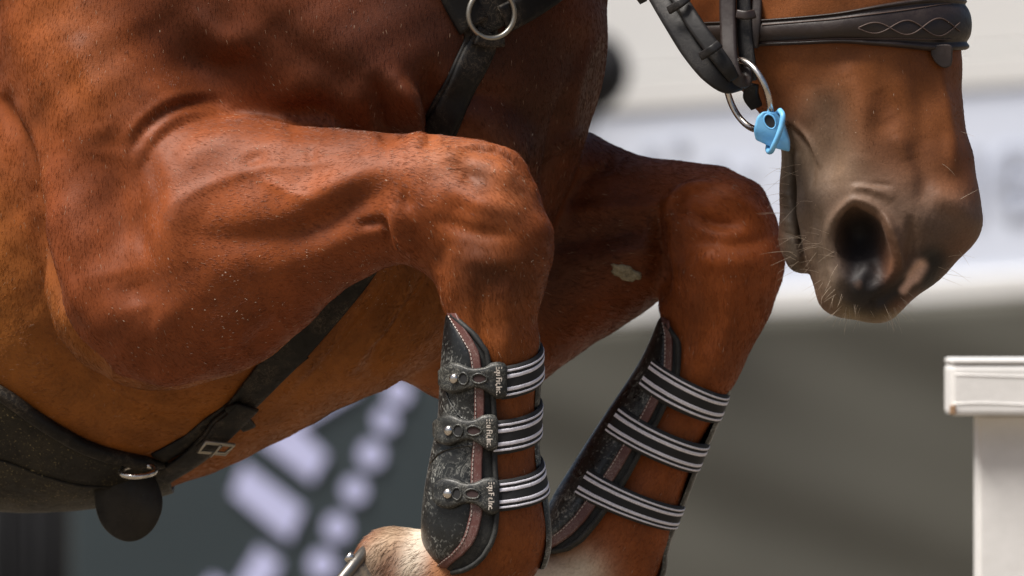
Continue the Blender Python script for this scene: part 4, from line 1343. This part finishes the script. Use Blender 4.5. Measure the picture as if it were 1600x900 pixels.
who = bpy.data.objects.new('whiskers', wcu); COL.objects.link(who); who['kind'] = 'stuff'
who.parent = horse; who.matrix_parent_inverse = Matrix.Translation(-Vector(horse.location))
# ---------------------------------------------------------------- the place: sand, arena boards, jump post
sand, nt, b = new_mat('arena sand', (.40, .33, .25), .95)
nt.links.new(ramp(nt, noise(nt, 3, 6, .6), [(.3, (.14, .11, .075)), (.7, (.21, .17, .12))]), b.inputs['Base Color'])
bump(nt, b, noise(nt, 30, 5), .5, .02)
g = 400
gx = np.linspace(-g, g, 21)
mesh_obj('ground', [(x, y, 0) for y in gx for x in gx], [(j * 21 + i, j * 21 + i + 1, (j + 1) * 21 + i + 1, (j + 1) * 21 + i) for j in range(20) for i in range(20)], sand)['kind'] = 'structure'

YB = 15.0                                                     # the boards stand 25 m from the camera
def box(name, x0, x1, y0, y1, z0, z1, mat, parent=None, bev=.004, warp=None):
    bm = bmesh.new()
    bmesh.ops.create_cube(bm, size=1)
    for v_ in bm.verts:
        v_.co = Vector((x0 if v_.co.x < 0 else x1, y0 if v_.co.y < 0 else y1, z0 if v_.co.z < 0 else z1))
        if warp: v_.co = warp(v_.co)
    if bev: bmesh.ops.bevel(bm, geom=list(bm.edges), offset=bev, segments=2, affect='EDGES', profile=.6)
    me_ = bpy.data.meshes.new(name); bm.to_mesh(me_); bm.free()
    me_.materials.append(mat)
    o = bpy.data.objects.new(name, me_); COL.objects.link(o)
    if parent is not None:
        o.parent = parent; o.matrix_parent_inverse = Matrix.Translation(-parent_world(parent))
    return o
def flat_shape(name, poly, y, th, mat, parent):
    """a printed or cut-out shape standing proud of a board, outline in photo pixels"""
    oc_ = np.array(poly, float)
    vs2 = [P(x, y_, y) for x, y_ in oc_] + [P(x, y_, y + th) for x, y_ in oc_]
    n_ = len(oc_)
    f2 = [tuple(range(n_)), tuple(range(n_, 2 * n_))[::-1]] + [(k, n_ + k, n_ + (k + 1) % n_, (k + 1) % n_) for k in range(n_)]
    o = mesh_obj(name, vs2, f2, mat, parent, False)
    bm = bmesh.new(); bm.from_mesh(o.data); bmesh.ops.recalc_face_normals(bm, faces=bm.faces); bm.to_mesh(o.data); bm.free()
    return o
def disc(cx, cy, rx, ry, n=18): return [(cx + rx * math.cos(a), cy + ry * math.sin(a)) for a in np.linspace(0, 2 * math.pi, n + 1)[:-1]]

white_p, nt, b = new_mat('white board paint', (.70, .69, .66), .6)
nt.links.new(ramp(nt, noise(nt, 1.2, 4), [(.3, (.75, .75, .74)), (.7, (.83, .83, .82))]), b.inputs['Base Color'])
lav_p, nt, b = new_mat('pale blue-white banner vinyl', (.56, .59, .70), .5)
nt.links.new(ramp(nt, noise(nt, .9, 3), [(.3, (.70, .76, .90)), (.7, (.77, .83, .96))]), b.inputs['Base Color'])
grey_p, nt, b = new_mat('grey canvas', (.19, .18, .15), .85)
nt.links.new(ramp(nt, noise(nt, 1.1, 3, .5), [(.3, (.074, .071, .056)), (.7, (.090, .087, .072))]), b.inputs['Base Color'])
let_p, _, _ = new_mat('blue-grey banner print', (.50, .54, .64), .6)
teal_p, nt, b = new_mat('dark teal banner vinyl', (.045, .060, .064), .55)
nt.links.new(ramp(nt, noise(nt, 1.0, 3), [(.3, (.026, .039, .045)), (.7, (.034, .049, .056))]), b.inputs['Base Color'])
blk_p, _, _ = new_mat('black cloth', (.012, .012, .014), .9)
glyph_p, _, _ = new_mat('lavender white print', (.56, .58, .86), .6)

# long grey canvas skirt with soft slanting folds
wl = empty('arena_barrier', (0, YB, 0), 'blurred arena barrier of grey canvas below white rail and pale banner', 'barrier')
nx_, nz_ = 160, 40
vs_, fs = [], []
for j in range(nz_ + 1):
    for i in range(nx_ + 1):
        x = -4 + 8 * i / nx_
        top = P(0, 515 - (x / (K * 2.5) + 800 - 845) * .066, YB).z
        z = top * j / nz_
        s_ = z + x * .32
        yy = .007 * math.sin(s_ * 13.5 + .6) + .003 * math.sin(s_ * 24 + 1 + x)
        vs_.append((x, YB + .045 + yy, z))
for j in range(nz_):
    for i in range(nx_):
        a = j * (nx_ + 1) + i
        fs.append((a, a + 1, a + nx_ + 2, a + nx_ + 1))
cv = mesh_obj('canvas', vs_, fs, grey_p, wl)
sl_ = cv.modifiers.new('thickness', 'SOLIDIFY'); sl_.thickness = .01
def slope(co):
    return Vector((co.x, co.y, co.z + co.x / (K * 2.5) * .066 * K * 2.5))
z0 = P(0, 515 - (800 - 845) * .066, YB).z
def zz(py): return P(0, py, YB).z
kz = K * 2.5
box('rail', -4, 4, YB + .045, YB + .10, z0, z0 + 42 * kz, white_p, wl, .01, slope)
box('banner_panel', -4, 4, YB + .06, YB + .09, z0 + 36 * kz, z0 + 330 * kz, lav_p, wl, .004, slope)
box('rail', -4, 4, YB + .05, YB + .10, z0 + 332 * kz, z0 + 392 * kz, white_p, wl, .006, slope)
box('upper_panel', -4, 4, YB + .06, YB + .10, z0 + 396 * kz, z0 + 900 * kz, white_p, wl, .004, slope)
for x in (-3.0, -1.0, 1.6, 3.6):
    box('support_post', x - .04, x + .04, YB + .2, YB + .28, 0, zz(-200), grey_p, wl)
# print on the banner: parts of blurred letters by the muzzle
def ringshape(cx, cy, rx, ry, w, a0, a1, n=20):
    o_ = [(cx + rx * math.cos(a), cy + ry * math.sin(a)) for a in np.linspace(a0, a1, n)]
    i_ = [(cx + (rx - w) * math.cos(a), cy + (ry - w) * math.sin(a)) for a in np.linspace(a1, a0, n)]
    return o_ + i_
flat_shape('letter', ringshape(1588, 285, 44, 58, 22, .5, 6.1), YB + .052, .006, let_p, wl)
flat_shape('letter', [(1550, 276), (1628, 276), (1628, 292), (1550, 292)], YB + .050, .005, let_p, wl)
flat_shape('letter', [(1512, 232), (1530, 232), (1530, 344), (1512, 344)], YB + .052, .006, let_p, wl)
flat_shape('letter', ringshape(1700, 285, 44, 58, 22, 0, 6.28), YB + .052, .006, let_p, wl)
for cx, cy in ((1015, 238), (1120, 258), (1165, 262), (1060, 225)):
    flat_shape('letter', disc(cx, cy, 13, 10, 12), YB + .052, .006, lav_p if cx > 1130 else let_p, wl)

# dark sponsor board under the horse's belly, in front of the canvas
tb_ = empty('sponsor_board', (P(450, 450, YB - .6).x, YB - .6, 0), 'dark teal sponsor board with slanted pale strokes and a row of dots below the belly', 'banner')
YT = YB - .6
xl, xr = P(112, 0, YT).x, P(770, 0, YT).x
box('panel', xl, xr, YT, YT + .05, .05, P(0, 505, YT).z, teal_p, tb_, .008)
for x in (xl + .1, xr - .1): box('foot', x - .05, x + .05, YT + .06, YT + .4, 0, .08, blk_p, tb_)
for poly in ([(381, 724), (474, 794), (451, 845), (362, 771)],
             [(404, 688), (466, 668), (511, 711), (487, 753)],
             [(404, 690), (520, 596), (562, 590), (560, 612), (468, 668)],
             [(405, 853), (440, 880), (402, 945), (368, 915)],
             [(330, 900), (352, 912), (330, 950), (310, 930)]):
    flat_shape('stroke', poly, YT - .010, .006, glyph_p, tb_)
for cx, cy, r_ in ((622, 612, 20), (602, 657, 18), (580, 710, 20), (554, 766, 19), (527, 824, 20), (503, 882, 21)):
    flat_shape('dot', disc(cx, cy, r_, r_ * 1.05), YT - .010, .006, glyph_p, tb_)
# black drape beside the board
dr = empty('drape', (P(30, 450, YT).x, YT, 0), 'black cloth drape hanging beside the teal sponsor board', 'drape')
vs_, fs = [], []
x0d, x1d = P(-260, 0, YT).x, P(104, 0, YT).x
for j in range(2):
    for i in range(61):
        x = x0d + (x1d - x0d) * i / 60
        vs_.append((x, YT + .12 + .03 * math.sin(i * .9) + .015 * math.sin(i * 2.1), (.02, P(0, 505, YT).z)[j]))
for i in range(60): fs.append((i, i + 1, 62 + i, 61 + i))
dd_ = mesh_obj('cloth', vs_, fs, blk_p, dr)
dd_.modifiers.new('thickness', 'SOLIDIFY').thickness = .008
tube('pole', [(x0d, YT + .12, P(0, 500, YT).z), (x1d, YT + .12, P(0, 500, YT).z)], .02, M['oldsteel'], dr, 10)
for x in (x0d + .03, x1d - .03): tube('pole', [(x, YT + .20, 0), (x, YT + .20, P(0, 500, YT).z)], .02, M['oldsteel'], dr, 10)

# dark rounded object of unknown kind on the barrier, seen past the neck
lm = empty('dark_object', P(940, 115, YB - .2), 'dark rounded object on the white barrier seen past the front of the neck', 'lamp')
pts = []
for (x, r_) in ((880, 40), (905, 58), (925, 64), (948, 60), (966, 46), (978, 28), (984, 8)): pts.append((P(x, 112, YB - .25), r_ * kz))
tube('housing', [p for p, _ in pts], [r_ for _, r_ in pts], blk_p, lm, 18)
tube('bracket', [P(915, 130, YB - .22), P(912, 170, YB - .1), P(908, 190, YB + .02)], .035, blk_p, lm, 10)

# white jump post with cap
paintw, nt, b = new_mat('chipped white post paint', (.68, .66, .61), .55)
n1 = noise(nt, 14, 6, .7); n2 = noise(nt, 60, 4, .6)
c1 = ramp(nt, n1, [(.3, (.77, .765, .75)), (.7, (.87, .86, .85))])
spots = ramp(nt, noise(nt, 38, 3, .5), [(.78, (0, 0, 0)), (.84, (.35, .35, .35))])
c2 = c1
nt.links.new(mix(nt, spots, c2, (.34, .29, .22)), b.inputs['Base Color'])
bump(nt, b, n2, .2, .002)
YP = 1.15
jp = empty('jump_post', (P(1600, 450, YP).x, YP, 0), 'white painted wooden jump post with broad layered cap', 'jump post')
def X(px): return P(px, 0, YP).x
def Z(py): return P(0, py, YP).z
post = box('post', X(1525), X(1690), YP - .055, YP + .055, .0, Z(649), paintw, jp, .004)
cp = empty_cap = box('cap', X(1481), X(1734), YP - .085, YP + .085, Z(648), Z(570), paintw, jp, .005)
box('cap_board', X(1481), X(1734), YP - .0855, YP + .0855, Z(569), Z(559), paintw, cp, .004)
tube('joint', [Vector((X(1482) + (X(1733) - X(1482)) * t, YP - .0842, Z(584) - .003 * math.sin(t * 2.4))) for t in np.linspace(.02, .98, 14)], .0016, paintw, cp, 8)
tube('joint', [Vector((X(1482) + (X(1733) - X(1482)) * t, YP - .0842, Z(630) + .001 * math.sin(t * 9))) for t in np.linspace(.01, .99, 14)], .0016, paintw, cp, 8)
rawwood, nt, b = new_mat('bare wood', (.34, .21, .12), .8)
for (x_, z_, a_, c_) in ((1481, 646, .005, .010),):
    box('chip', X(x_) - .0012, X(x_) + a_, YP - .0878, YP - .07, Z(z_), Z(z_) + c_, rawwood, cp, .001)
for sx_ in (-1, 1):
    box('foot', X(1607) - .035, X(1607) + .035, YP + sx_ * .25 - .2, YP + sx_ * .25 + .2, 0, .07, paintw, jp)
